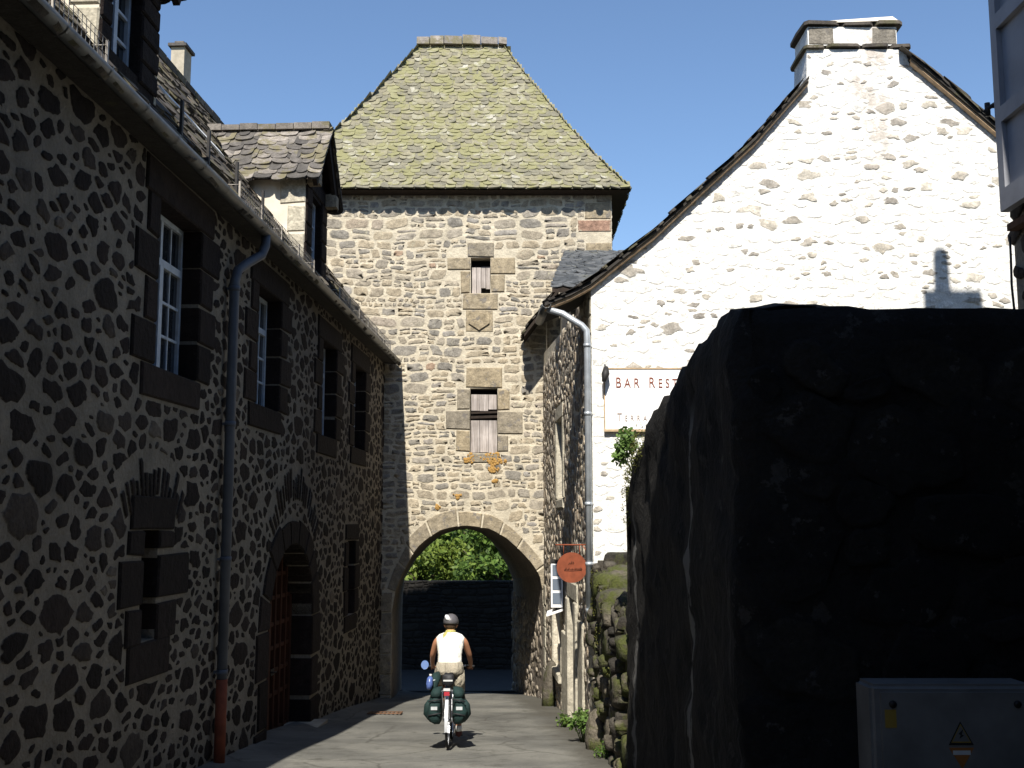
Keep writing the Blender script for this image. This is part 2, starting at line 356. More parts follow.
def power_layout(rng, u0, u1, v0, v1, radii, gap, blocked, aspect=1.0, ndir=15, cap=1.3, rough=.07, wob=.012):
    P = np.zeros((9000, 3)); n = 0
    for r, tries in radii:
        cand = np.stack([rng.uniform(u0, u1, tries), rng.uniform(v0, v1, tries)], 1)
        ok = ~blocked(cand[:,0], cand[:,1]); cand = cand[ok]
        rads = r * rng.uniform(.85, 1.18, len(cand))
        for (u, v), q in zip(cand, rads):
            if n:
                d2 = (P[:n,0]-u)**2 + ((P[:n,1]-v)*aspect)**2
                if (d2 < (P[:n,2] + q + gap*.6)**2 * .86).any(): continue
            P[n] = (u, v, q); n += 1
            if n >= 8990: break
    P = P[:n]; th = np.arange(ndir)*2*np.pi/ndir; out = []
    S = P.copy(); S[:,1] *= aspect
    for i in range(n):
        tht = th + rng.uniform(0, 6); D = np.stack([np.cos(tht), np.sin(tht)], 1)
        dv = S[:,:2] - S[i,:2]; dist = np.hypot(dv[:,0], dv[:,1]); nb = np.where((dist > 1e-6) & (dist < .9))[0]
        el = 1 + rng.uniform(-.18, .18); ang = rng.uniform(0, np.pi)
        r = P[i,2]*cap*(1 + .3*np.cos(2*(tht-ang)))*el
        if len(nb):
            dd = dist[nb]; tt = (dd**2 + P[i,2]**2 - P[nb,2]**2)/(2*dd) - gap/2
            cs = D @ (dv[nb].T/dd); t_ = np.where(cs > .05, tt/np.maximum(cs, .05), 9)
            r = np.minimum(r, t_.min(1))
        r = np.maximum(r*(1 + rng.normal(0, rough, ndir)), .012)
        fr_ = np.linspace(.15, 1.06, 10)
        uu = P[i,0] + D[:,0:1]*r[:,None]*fr_; vv = P[i,1] + D[:,1:2]*r[:,None]*fr_/aspect
        bl = blocked(uu.ravel(), vv.ravel()).reshape(uu.shape)
        k = np.where(bl.any(1), fr_[np.maximum(bl.argmax(1)-1, 0)]*.92, 1.0); r = r*k
        if r.min() < .004 or np.median(r) < .014: continue
        x_, y_ = P[i,0] + D[:,0]*r, P[i,1] + D[:,1]*r/aspect; am = wob*min(1., P[i,2]/.11)
        x2 = x_ + am*(np.sin(7.3*y_+3.1*x_+1) + .8*np.sin(17*y_-11*x_+2) + .25*np.sin(37*y_+23*x_)); y2 = y_ + am*(np.sin(8.1*x_-2.7*y_+4) + .8*np.sin(19*x_+13*y_) + .25*np.sin(41*x_-29*y_+1))
        b2 = blocked(x2, y2); x2 = np.where(b2, x_, x2); y2 = np.where(b2, y_, y2)
        out.append(np.stack([x2, y2], 1))
    return out

def rows_layout(rng, u0, u1, v0, v1, free, hmin=.09, hmax=.25, gap=.018, wmin=1.1, wmax=3.0, jit=.012):
    """coursed rubble; free(va, vb) gives the (a, b) stretches that are wall in that course"""
    out = []; v = v0
    while v < v1:
        h = min(rng.uniform(hmin, hmax), v1 - v)
        if h < .05: break
        for a, b_ in free(v, v + h):
            u = a
            while u < b_ - .04:
                w = h*rng.uniform(wmin, wmax); w = max(w, .11)
                if b_ - (u + w) < .1: w = b_ - u
                parts = [(v, v+h)]
                if h > .15 and rng.random() < .38:
                    m_ = v + h*rng.uniform(.35, .65); parts = [(v, m_), (m_, v+h)]
                for (p, q) in parts:
                    cuts = [u, u+w]
                    if len(parts) > 1 and w > .3 and rng.random() < .5: cuts = [u, u + w*rng.uniform(.35, .65), u+w]
                    for a2, b2 in zip(cuts, cuts[1:]):
                        x0, x1, y0, y1 = a2+gap/2, b2-gap/2, p+gap/2, q-gap/2
                        if x1-x0 < .03 or y1-y0 < .025: continue
                        hw, hh = (x1-x0)/2, (y1-y0)/2; ca = np.arange(16)*2*np.pi/16 + .2
                        ex = rng.uniform(.28, .62); cx, sx_ = np.cos(ca), np.sin(ca)
                        px = (x0+x1)/2 + hw*np.sign(cx)*np.abs(cx)**ex; py = (y0+y1)/2 + hh*np.sign(sx_)*np.abs(sx_)**ex
                        sk = rng.normal(0, .09, 3)
                        py = py + (px-(x0+x1)/2)*sk[0]*.5 + .026*np.sin(px*2.1 + v*1.7) + .018*np.sin(px*5.3+v*3)
                        px = px + (py-(y0+y1)/2)*sk[1]*2
                        pl = np.stack([px, py], 1) + rng.normal(0, jit*.45, (16, 2)); out.append(pl)
                u += w
        v += h
    return out

def inpoly(u, v, poly):
    u = np.asarray(u); v = np.asarray(v); r = np.zeros(u.shape, bool); n = len(poly)
    for i in range(n):
        (x0, y0), (x1, y1) = poly[i], poly[(i+1) % n]
        c_ = ((y0 > v) != (y1 > v)) & (u < (x1-x0)*(v-y0)/((y1-y0) or 1e-9) + x0); r ^= c_
    return r
def rect(a, b, c_, d): return [(a, c_), (b, c_), (b, d), (a, d)]
def blocker(polys):
    def f(u, v):
        r = np.zeros(np.shape(u), bool)
        for p in polys: r |= inpoly(u, v, p)
        return r
    return f

def wall_sheet(mb, outline, holes, fr, depth=.3, mi=0, edge=0., rnd=.5, rim=True):
    """flat wall with openings, and the reveals of the openings"""
    vs, es = [], []
    for pl in [outline] + holes:
        o = len(vs); vs += [Vector(p) for p in pl]; es += [(o+i, o+(i+1) % len(pl)) for i in range(len(pl))]
    r = delaunay_2d_cdt(vs, es, [], 0, 1e-5)
    V_ = np.array([(p.x, p.y) for p in r[0]]); fs = []
    for f in r[2]:
        c_ = V_[list(f)].mean(0)
        if inpoly(c_[0], c_[1], outline) and not any(inpoly(c_[0], c_[1], h) for h in holes): fs.append(f)
    mb.add(fr(V_[:,0], V_[:,1], np.zeros(len(V_))), fs, rnd=rnd, edge=edge, mi=mi)
    if rim:
        for h in holes:
            n = len(h); hu = np.array(h); z = np.zeros(n)
            p = np.concatenate([fr(hu[:,0], hu[:,1], z), fr(hu[:,0], hu[:,1], z-depth)])
            mb.add(p, [(i, (i+1) % n, n+(i+1) % n, n+i) for i in range(n)], rnd=rnd, edge=edge, mi=mi)

def block(mb, u0, u1, v0, v1, w0, w1, fr, rnd, rng, ch=.018, mi=0, j=.007):
    """one dressed block: chamfered box with slightly uneven arrises"""
    a = np.array(rect(u0, u1, v0, v1)) + rng.normal(0, j, (4, 2))
    c_ = a.mean(0); ins = a + np.clip(c_-a, -ch, ch)
    U = lambda p, w: fr(p[:,0], p[:,1], np.full(4, w))
    k = .5
    inn = ins + (c_-ins)*np.minimum(k, .045/np.maximum(np.abs(c_-ins).max(), .05))
    vs = np.concatenate([U(a, w0), U(a, w1-ch), U(ins, w1), U(inn, w1)])
    fs = [(0,3,2,1)] + [(q*4+i, q*4+(i+1) % 4, q*4+4+(i+1) % 4, q*4+4+i) for q in range(3) for i in range(4)] + [(12,13,14,15)]
    mb.add(vs, fs, rnd=rnd, edge=[.9]*4 + [.55]*4 + [.6]*4 + [1.]*4, mi=mi)

def voussoirs(mb, inner, outer, fr, rng, w0, w1, n, mi=0, rnds=(0, 1)):
    inner = np.array(inner); outer = np.array(outer)
    def at(P, q):
        d = np.concatenate([[0], np.cumsum(np.hypot(*np.diff(P, axis=0).T))]); d /= d[-1]
        return np.array([np.interp(q, d, P[:,0]), np.interp(q, d, P[:,1])])
    cuts = np.linspace(0, 1, n+1) + np.concatenate([[0], rng.uniform(-.25, .25, n-1)/n, [0]])
    for a, b_ in zip(cuts, cuts[1:]):
        g = .004; qs = np.linspace(a+g, b_-g, 4); k = rng.uniform(.8, 1.1)
        pin = [at(inner, q) for q in qs]; pout = [at(inner, q) + (at(outer, q)-at(inner, q))*k for q in qs[::-1]]
        pl = np.array(pin + pout); c_ = pl.mean(0); n_ = len(pl); ins = c_ + (pl-c_)*.93; in2 = c_ + (pl-c_)*.8
        Z = lambda p, w: fr(p[:,0], p[:,1], np.full(n_, w))
        vs = np.concatenate([Z(pl, w0), Z(pl, w1-.02), Z(ins, w1), Z(in2, w1)])
        fs = [tuple(range(3*n_, 4*n_))] + [(q*n_+i, q*n_+(i+1) % n_, (q+1)*n_+(i+1) % n_, (q+1)*n_+i) for q in range(3) for i in range(n_)]
        mb.add(vs, fs, rnd=float(rng.uniform(*rnds)), edge=[.9]*n_ + [.5]*n_ + [.55]*n_ + [1.]*n_, mi=mi)

def tiles(mb, rng, P, srange, tlen, w, expo, th=.028, lift=.035, mi=0, stick=0.):
    """stone slabs on a slope; P(s, t, h) -> point (t up the slope, h off it), srange(t) -> (s0, s1)"""
    t_ = -.04; k = 0
    while t_ < tlen:
        s0, s1 = srange(max(0, min(t_ + expo*.6, tlen))); s = s0 - rng.uniform(0, w*.6)
        while s < s1:
            ww = w*rng.uniform(.7, 1.35); a = max(s, s0 - .03); b_ = min(s + ww, s1 + .03); s += ww
            if b_ - a < w*.25: continue
            hw = (b_-a)/2*.985; cx = (a+b_)/2; tt = t_ + rng.normal(0, expo*.09); e = expo
            r1, r2, r3 = rng.uniform(.75, 1.25, 3)
            arc = [(-1, .5*e*r1), (-.86, .17*e*r1), (-.45, .0), (.05*r2, -.05*e), (.5, .02*e), (.88, .2*e*r3), (1, .5*e*r3)]
            top = min(tt + 2.1*e, tlen + .02)
            if top < tt + .5*e: top = tt + .55*e
            pts = [(cx + x*hw, tt + y) for x, y in arc] + [(cx + hw, top), (cx - hw, top)]
            lf = lift*rng.uniform(.7, 1.4); thk = th*rng.uniform(.7, 1.4); tilt = rng.normal(0, .012)
            def hh(y, x): return thk + lf*max(0, 1-(y-tt)/(2*e)) + tilt*(x-cx)/hw
            vt = [P(x, y, hh(y, x)) for x, y in pts]; vb = [P(x, y, hh(y, x)-thk*1.5) for x, y in pts[:7]]
            n = len(pts)
            mb.add(vt + vb, [tuple(range(n))] + [(i+1, i, n+i, n+i+1) for i in range(6)] + [(0, n-1, n)] , rnd=float(rng.random()), edge=1., mi=mi)
        t_ += expo*rng.uniform(.92, 1.08); k += 1

# ================================================================== LEFT HOUSE
rng = np.random.default_rng(5)
LS = .046
left = thing('stone_house', 'long dark basalt rubble house with tall casement windows, lining the left of the street', 'house',
             (-4.08, 0, 0), (0, 0, -math.atan(LS)))
LF = Frame((0,0,0), (0,1,0))            # u along the street, v up, w out of the wall (local +x)
HEND = 25.0
WIN = [(10.85, 12.15, 1.58, 3.3), (14.5, 15.72, 1.6, 3.22), (18.5, 19.66, 1.5, 3.15), (21.42, 22.6, 1.5, 3.15)]
SLIT = (10.78, 11.2, -1.12, -.05); SLIT2 = (21.1, 21.75, -1.7, -.3)
def arch_pts(u0, u1, vb, vs, vt, n=14):
    c_ = (u0+u1)/2; a = (u1-u0)/2
    return [(u0, vb)] + [(c_ - a*math.cos(math.pi*i/n), vs + (vt-vs)*math.sin(math.pi*i/n)**.9) for i in range(n+1)] + [(u1, vb)]
DOOR = arch_pts(15.5, 18.15, -3.3, -1.45, -.28)
holes = [rect(*w) for w in WIN] + [rect(*SLIT), rect(*SLIT2), DOOR]
bw = MB()
wall_sheet(bw, [(-7, -4.4), (HEND, -4.4), (HEND, 3.72), (-7, 3.72)], holes, LF, .36)
bl = list(holes)
def q(u0, u1, v0, v1, w0=-.3, w1=.03, r=None):
    block(bw, u0+.012, u1-.012, v0+.012, v1-.012, w0, w1, LF, rng.uniform(.05, .5) if r is None else r, rng)
    bl.append(rect(u0-.02, u1+.02, v0-.02, v1+.02))
for (a, b_, c_, d) in WIN:
    q(a-.38, b_+.42, d-.018, d+.36)                                  # lintel
    q(a-.32, b_+.12, c_-.33, c_+.018)                                # sill
    n = 4; hh = (d-c_)/n
    for k in range(n):
        q(b_-.02, b_+(.62 if k % 2 else .42)*rng.uniform(.9, 1.1), c_+k*hh, c_+(k+1)*hh)
        q(a-(.36 if k % 2 else .55)*rng.uniform(.85, 1.1), a+.02, c_+k*hh, c_+(k+1)*hh)
q(10.45, 11.62, -.06, .3); q(10.4, 10.8, -.3, -.05); q(11.18, 11.62, -.25, -.05)
q(10.22, 10.8, -.78, -.32); q(11.18, 12.1, -.74, -.28); q(10.42, 10.8, -1.15, -.8); q(11.18, 11.75, -1.15, -.76); q(10.5, 11.6, -1.5, -1.12)
q(20.8, 22.1, -.3, .02)
for k in range(3): q(21.73, 22.15+.12*(k % 2), -1.7+k*.466, -1.7+(k+1)*.466); q(20.75-.1*(k % 2), 21.1, -1.7+k*.466, -1.7+(k+1)*.466)
q(20.8, 22.0, -2.0, -1.7)
for k, (va, vb_) in enumerate(((-3.4, -2.75), (-2.73, -2.1), (-2.08, -1.45))):
    q(18.13, 18.75-.15*(k % 2), va, vb_, -.36); q(14.9+.15*(k % 2), 15.5, va, vb_, -.36)
inner = DOOR[1:-1]; outer = [(16.825 + (u-16.825)*1.4, -1.45 + (v+1.45)*1.36) for u, v in inner]
voussoirs(bw, inner, outer, LF, rng, -.36, .03, 9, rnds=(.05, .5)); bl.append(outer + [(outer[-1][0], -1.5), (outer[0][0], -1.5)])
for (ca, cb, rr0, rr1, uc, vc, n) in ((35, 145, 1.5, 1.95, 16.9, -1.1, 22), (55, 125, 1.2, 1.6, 11.0, -.95, 15)):   # relieving arches of stones on edge
    for k in range(n):
        a0 = R(ca + (cb-ca)*k/n); a1 = R(ca + (cb-ca)*(k+.62)/n); a0 += rng.uniform(-.015, .015); a1 += rng.uniform(-.02, .01); ro = rr1 + rng.uniform(-.2, .08); ri = rr0 + rng.uniform(-.05, .05)
        pl = np.array([(uc+ri*math.cos(a0), vc+ri*math.sin(a0)), (uc+ro*math.cos(a0), vc+ro*math.sin(a0)), (uc+ro*math.cos(a1), vc+ro*math.sin(a1)), (uc+ri*math.cos(a1), vc+ri*math.sin(a1))])[::-1]
        pl = np.concatenate([[p, p + (np.roll(pl, -1, 0)[i]-p)*.35, p + (np.roll(pl, -1, 0)[i]-p)*.7] for i, p in enumerate(pl)]); emit(bw, pl, .02, LF, rng.uniform(0, .6), rng)
    bl.append([(uc+(rr0-.06)*math.cos(R(x)), vc+(rr0-.06)*math.sin(R(x))) for x in np.linspace(ca, cb, 9)] + [(uc+(rr1+.1)*math.cos(R(x)), vc+(rr1+.1)*math.sin(R(x))) for x in np.linspace(cb, ca, 9)])
isbl = blocker(bl)
gl = lambda u, v: isbl(u, v) | (v < -1.62 - .088*u) | (v > 3.68)
for pl in power_layout(rng, 4.5, HEND-.02, -4.1, 3.68, [(.27, 110), (.19, 500), (.13, 1800), (.095, 4200), (.068, 5000), (.045, 3000), (.03, 1500)], .062, gl, 1.75, 20, 1.4, .06, .015):
    emit(bw, pl, rng.uniform(.004, .014), LF, np.clip(rng.beta(1.1, 1.7), 0, 1), rng)
for pl in power_layout(rng, -6.9, 4.5, -3, 3.5, [(.22, 300), (.16, 900), (.11, 1500)], .06, gl, 1.7, 12, 1.5, .1):
    emit(bw, pl, .02, LF, rng.beta(1.6, 2.2), rng)
bw.box(-9, -.37, HEND-.05, HEND-.02, -4.4, 3.6, edge=0.); bw.box(-9, -.37, -7, -6.97, -4.4, 3.6, edge=0.); bw.box(-9, -8.9, -6.9, HEND-.06, -4.4, 3.6, edge=0.)
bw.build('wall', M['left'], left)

def casement(u0, u1, v0, v1, w, parent, rows_=4):
    f = MB(); s = .055
    bx = lambda a, b_, c_, d, e0=0., e1=.055: f.add(LF([a,b_,b_,a,a,b_,b_,a], [c_,c_,d,d,c_,c_,d,d], [w+e0]*4 + [w+e1]*4), [(0,3,2,1),(4,5,6,7),(0,1,5,4),(1,2,6,5),(2,3,7,6),(3,0,4,7)])
    bx(u0, u0+s, v0, v1); bx(u1-s, u1, v0, v1); bx(u0+s, u1-s, v0, v0+s); bx(u0+s, u1-s, v1-s, v1)
    vm = v0 + (v1-v0)*.7; um = (u0+u1)/2
    bx(u0+s, u1-s, vm-.04, vm+.04, 0, .062); bx(um-.05, um+.05, v0+s, vm-.04, 0, .064); bx(um-.03, um+.03, vm+.04, v1-s, 0, .05)
    for k in range(1, rows_):
        z = v0 + s + (vm-.04-v0-s)*k/rows_; bx(u0+s, um-.05, z-.015, z+.015, .008, .04); bx(um+.05, u1-s, z-.015, z+.015, .008, .04)
    for uu in ((u0+s+um-.05)/2, (u1-s+um+.05)/2): bx(uu-.013, uu+.013, v0+s, vm-.04, .01, .036); bx(uu-.013, uu+.013, vm+.04, v1-s, .01, .036)
    o = f.build('window', M['paint'], parent)
    g = MB(); g.add(LF([u0,u1,u1,u0], [v0,v0,v1,v1], [w+.02]*4), [(0,1,2,3)]); g.build('pane', M['glass'], o)
    return o
for (a, b_, c_, d) in WIN: casement(a+.005, b_-.005, c_+.01, d-.01, -.25, left, 3)
for (a, b_, c_, d) in (SLIT, SLIT2):
    f = MB(); f.add(LF([a-.05,b_+.05,b_+.05,a-.05], [c_-.05,c_-.05,d+.05,d+.05], [-.365]*4), [(0,1,2,3)])
    o = f.build('slit_window', M['black'], left)
    g = MB(); n = 2
    for k in range(n):
        uu = a + (b_-a)*(k+1)/(n+1); g.tube([LF(uu, c_, -.2), LF(uu, d, -.2)], .013, 6)
    g.build('bar', M['iron'], o)
# the arched door: framed lattice leaves
f = MB(); dp = [(u, max(v, -3.28)) for u, v in DOOR]
f.add(LF([p[0] for p in dp], [p[1] for p in dp], [-.39]*len(dp)), [tuple(range(len(dp)))])
def vtop(u): k = (u-16.825)/1.325; return -1.45 + 1.17*max(0, 1-k*k)**.45
for k in range(9):
    u = 15.53 + k*.322; z1 = vtop(min(max(u+.03, 15.52), 18.1)) - .02
    hw = .07 if k in (0, 4, 8) else .035
    f.add(LF([u-hw,u+hw,u+hw,u-hw]*2, [-3.25,-3.25,z1,z1]*2, [-.38]*4 + [-.32]*4), [(4,5,6,7),(0,1,5,4),(1,2,6,5),(2,3,7,6),(3,0,4,7)])
for v in (-3.1, -2.55, -2.2, -1.85, -1.5, -1.1, -.75):
    k = max(0, 1-(max(0, v+1.45)/1.17)**2.2)**.5*1.3
    f.add(LF([16.825-k,16.825+k,16.825+k,16.825-k]*2, [v-.03,v-.03,v+.03,v+.03]*2, [-.38]*4 + [-.335]*4), [(4,5,6,7),(0,1,5,4),(1,2,6,5),(2,3,7,6),(3,0,4,7)])
door = f.build('door', M['door'], left)
f = MB(); f.add(LF([16.9,17.1,17.1,16.9], [-2.25]*2 + [-2.15]*2, [-.31]*4), [(0,1,2,3)]); f.tube([LF(16.93, -2.2, -.34), LF(16.93, -2.2, -.27), LF(17.06, -2.2, -.27)], .012); f.build('handle', M['iron'], door)
f = MB(); f.box(-.38, .25, 15.3, 18.4, -3.35, -3.12, edge=1.); f.build('doorstep', M['dressed'], left)

# roof, gutter, downpipe, snow fences
roofz = lambda x: 3.69 + 1.35*(.24-x)
br = MB(); RT = math.hypot(3.5, 3.5*1.35); nx, nz = 1.35/math.hypot(1, 1.35), 1/math.hypot(1, 1.35)
def PL(s, t_, h): k = t_/RT; return (.28 - 3.54*k + nx*h, s, 3.67 + 4.75*k + nz*h)
tiles(br, rng, PL, lambda t_: (-6.9, HEND-.02), RT, .34, .2, .03, .04)
br.add([(.28,-7,3.66), (.28,HEND,3.66), (-3.26,HEND,8.42), (-3.26,-7,8.42), (-9,-7,3.64), (-9,HEND,3.64)], [(0,1,2,3), (3,2,5,4)])
br.add([(.28,-7,3.65), (.28,HEND,3.65), (-.02,HEND,3.68), (-.02,-7,3.68)], [(3,2,1,0)], rnd=0.)
for k in range(60):
    y = -6.9 + k*.53; br.box(-3.42, -3.1, y, y+.5, 8.34+rng.uniform(0,.02), 8.48+rng.uniform(0,.03), rnd=float(rng.random()))
for yy in (HEND-.03, -7): br.add([(-.1,yy,3.64), (-8.9,yy,3.64), (-3.26,yy,8.34)], [(0,1,2)], rnd=0.)
br.build('roof', M['lauze_dark'], left)
bg_ = MB(); prof = [(.30 + .085*math.cos(a), 3.74 + .085*math.sin(a)) for a in np.linspace(math.pi, 2*math.pi, 9)]
prof2 = [(.30 + .078*math.cos(a), 3.74 + .078*math.sin(a)) for a in np.linspace(2*math.pi, math.pi, 9)]
bg_.loft([[(x, y, z) for x, z in prof + prof2] for y in (-7, HEND)], sm=True)
for k in range(40):
    y = -6.5 + k*.8; bg_.loft([[(.30+.095*math.cos(a), yy, 3.74+.095*math.sin(a)) for a in np.linspace(math.pi*.95, 2.05*math.pi, 8)] for yy in (y-.012, y+.012)], close=False, cap=False)
bg_.build('gutter', M['zinc'], left)
f = MB(); f.tube([(.30,13.75,3.68), (.30,13.74,3.54), (.27,13.68,3.4), (.18,13.42,3.24), (.115,13.22,3.1), (.1,13.15,2.95), (.1,13.15,2.8), (.1,13.15,-1.8)], .06, 12)
for z in (2.85, 1.2, -.4, -1.7): f.tube([(.1,13.15,z-.03), (.1,13.15,z+.03)], .068, 12); f.box(-.02, .05, 13.13, 13.17, z-.015, z+.015)
dpipe = f.build('downpipe', M['pipe_dark'], left)
f = MB(); f.tube([(.1,13.15,-1.78), (.1,13.15,-2.85)], .066, 12); f.build('pipe_foot', M['pipe_rust'], dpipe)
for (a, b_) in ((2, 9.0), (12.9, 16.9), (18.9, 24.6)):
    f = MB(); n = max(2, round((b_-a)/.95))
    for k in range(n+1):
        y = a + (b_-a)*k/n; f.box(.19, .21, y-.013, y+.013, 3.68, 4.12); f.tube([(.2,y,4.08), (-.02,y,4.08)], .006, 4)
    for z in (3.84, 3.91, 3.98, 4.05, 4.11): f.tube([(.21,a,z), (.21,b_,z)], .004, 4)
    y = a
    while y < b_: f.box(.207, .213, y-.002, y+.002, 3.78, 4.11); y += .08
    f.build('snow_fence', M['wire'], left)
f = MB(); f.loft([[(-.08+dx, y, 4.5+dz) for dx, dz in ((0,0),(.07,-.09),(.085,-.075),(.015,.015))] for y in (10.9, 12.9)]); f.build('snow_board', M['white_sheet'], left)
for y in (11.3, 12.2, 13.3, 14.5):
    f = MB(); f.box(.02, .05, y-.025, y+.025, 3.9, 4.5); f.box(-.15, .02, y-.018, y+.018, 4.15, 4.18); f.build('snow_stake', M['iron'], left)

def dormer(y0, y1, zl, zr, zp, wu0, wu1, wv0, wv1, corbels=True):
    ym = (y0+y1)/2; d = MB(); z0 = roofz(-.02) - .3; xs_ = -.06
    fr = Frame((xs_,0,0), (0,1,0)); win = rect(wu0, wu1, wv0, wv1)
    wall_sheet(d, [(y0,z0), (y1,z0), (y1,zr), (ym,zp-.05), (y0,zl)], [win], fr, .16, mi=0, edge=1., rnd=.2)
    n = 4
    for k in range(n):
        va, vb_ = wv0-.05+(wv1-wv0+.1)*k/n, wv0-.05+(wv1-wv0+.1)*(k+1)/n
        block(d, wu1, y1-.005, va+.01, vb_-.01, -.16, .03, fr, rng.uniform(.1,.6), rng); block(d, y0+.005, wu0, va+.01, vb_-.01, -.16, .03, fr, rng.uniform(.1,.6), rng)
    block(d, y0+.01, y1-.01, wv1+.05, wv1+.3, -.16, .03, fr, .3, rng)
    for y, ze, sgn in ((y0, zl, -1), (y1, zr, 1)):                  # cheeks run back into the main roof
        xb = .24-(ze-3.69)/1.35 - .05
        d.add([(xs_,y,z0), (xs_,y,ze), (xb,y,ze), (xb,y,roofz(xb)-.1)], [(0,1,2,3) if sgn > 0 else (3,2,1,0)], mi=1)
        for k in range(3):                                          # quoin stones on the cheek
            za = z0+.5+k*(ze-z0-.6)/3; fr2 = Frame((xs_, y, 0), (sgn*-1.,0,0)) if sgn > 0 else Frame((xs_,y,0), (1.,0,0))
            ua, ub = (0, .42-.14*(k % 2)) if sgn > 0 else (-.42+.14*(k % 2), 0.)
            block(d, ua, ub, za, za+(ze-z0-.6)/3-.03, -.05, .02, fr2, .95, rng, mi=2)
    o = d.build('dormer', [M['left'], M['plaster'], M['pale']], left)
    rt = MB(); ov = .16
    for y, ze, sgn in ((y0, zl, -1), (y1, zr, 1)):
        run = abs(y-ym)+.17; sl = (zp-ze)/abs(y-ym); L_ = math.hypot(run, run*sl); cz = run/L_; sz = run*sl/L_
        xb = lambda t_: .24-((zp-run*sl + t_*sz)-3.69)/1.35 - .15
        Pd = lambda s, t_, h, sgn=sgn, run=run, sl=sl, cz=cz, sz=sz: (ov - s, ym + sgn*(run - t_*cz + h*sz), zp - run*sl + t_*sz + h*cz)
        tiles(rt, rng, Pd, lambda t_: (-.02, ov - xb(t_)), L_, .25, .15, .026, .03)
        rt.add([Pd(0,0,0), Pd(ov-xb(0),0,0), Pd(ov-xb(L_),L_,0), Pd(0,L_,0)], [(0,1,2,3)], rnd=0., mi=1)
        rt.add([Pd(.02,.05,-.02), Pd(.02,L_,-.02), Pd(.02,L_,-.16), Pd(.02,.05,-.16), Pd(.09,.05,-.02), Pd(.09,L_,-.02), Pd(.09,L_,-.16), Pd(.09,.05,-.16)], [(0,1,2,3),(4,7,6,5),(0,3,7,4),(2,6,7,3)], mi=1)
    x = ov
    while x > .24-(zp-3.69)/1.35: rt.box(x-.3, x, ym-.12, ym+.12, zp+.01, zp+.1+rng.uniform(0,.03), rnd=float(rng.uniform(.5,1))); x -= .31
    rt.build('dormer_roof', [M['lauze'], M['timber_dark']], o)
    for y in (y0+.1, y1-.1) if corbels else ():
        cb = MB(); cb.loft([[(xs_+.02+dx, y+dy, (zl if y < ym else zr)-.22+dz) for dy, dz in ((-.1,0),(.1,0),(.1,h_),(-.1,h_))] for dx, h_ in ((0,.22),(.12,.24),(.2,.2))]); cb.build('corbel', M['quoin'], o)
    f = MB(); s = .05; w = -.15
    bx = lambda a, b_, c_, dd, e=.05: f.add(fr([a,b_,b_,a]*2, [c_,c_,dd,dd]*2, [w]*4 + [w+e]*4), [(4,5,6,7),(0,1,5,4),(1,2,6,5),(2,3,7,6),(3,0,4,7)])
    bx(wu0, wu0+s, wv0, wv1); bx(wu1-s, wu1, wv0, wv1); bx(wu0, wu1, wv0, wv0+s, .052); bx(wu0, wu1, wv1-s, wv1, .052); um = (wu0+wu1)/2; bx(um-.04, um+.04, wv0, wv1, .056)
    for k in (1, 2): z = wv0+(wv1-wv0)*k/3; bx(wu0+s, wu1-s, z-.015, z+.015, .04)
    wo = f.build('dormer_window', M['paint'], o)
    g = MB(); g.add(fr([wu0,wu1,wu1,wu0], [wv0,wv0,wv1,wv1], [w+.01]*4), [(0,1,2,3)]); g.build('dormer_pane', M['glass'], o)
dormer(9.38, 10.78, 5.55, 5.55, 5.95, 9.62, 10.32, 4.35, 5.2, False)
dormer(17.3, 18.85, 5.72, 5.72, 6.66, 17.7, 18.45, 4.25, 5.45)
f = MB(); f.box(-3.46, -3.2, 20.2, 20.6, 7.6, 9.2, edge=1.); ch = f.build('chimney', M['dressed'], left)
f = MB(); f.box(-3.51, -3.15, 20.14, 20.66, 9.202, 9.26, rnd=.1); f.box(-3.42, -3.24, 20.25, 20.55, 9.262, 9.34, rnd=.4); f.build('chimney_cap', M['lauze'], ch)

# ================================================================== GATE TOWER
rng = np.random.default_rng(11)
TY = 25.05
tower = thing('gate_tower', 'tall square stone gate tower with steep lichened slab roof, spanning the end of the street', 'tower', (-1.27, TY, gz(TY)))
TO = Vector(tower.location)
class Sub:                                            # world coordinates -> the tower's own
    def __init__(s, fr, o): s.f = fr; s.o = np.array(o)
    def __call__(s, u, v, w): return s.f(u, v, w) - s.o
TF = Sub(Frame((0,TY,0), (1,0,0)), TO)
X0, X1 = -5.2, 2.33; TB, TT = -5.3, 7.85; TD = 6.1
FA = [(-2.68,-1.9), (-2.62,-1.5), (-2.49,-1.15), (-2.18,-.56), (-1.9,-.3), (-1.62,-.13), (-1.3,-.04), (-1.0,-.02), (-.5,-.09), (-.15,-.28), (.18,-.57), (.42,-.83), (.61,-1.1), (.68,-1.45), (.7,-1.9)]
RA = [(-3.05,-2.3), (-3.04,-1.9), (-3.0,-1.49), (-2.7,-.97), (-2.36,-.6), (-2.01,-.3), (-1.6,-.15), (-1.26,-.11), (-.9,-.2), (-.61,-.42), (-.4,-.68), (-.15,-1.1), (.02,-1.5), (.04,-1.9), (.05,-2.3)]
fa_poly = [(FA[0][0], TB-.01)] + FA + [(FA[-1][0], TB-.01)]
TW1 = (-.96, -.5, 5.33, 6.18); TW2 = (-.96, -.33, 1.62, 3.11)
TH = [rect(*TW1), rect(*TW2)]
bt = MB()
out_l = [(X0,TB), (FA[0][0],TB)] + FA + [(FA[-1][0],TB), (X1,TB), (X1,TT), (X0,TT)]
wall_sheet(bt, out_l, TH, TF, .35)
ex = []                                               # rects the courses keep clear of
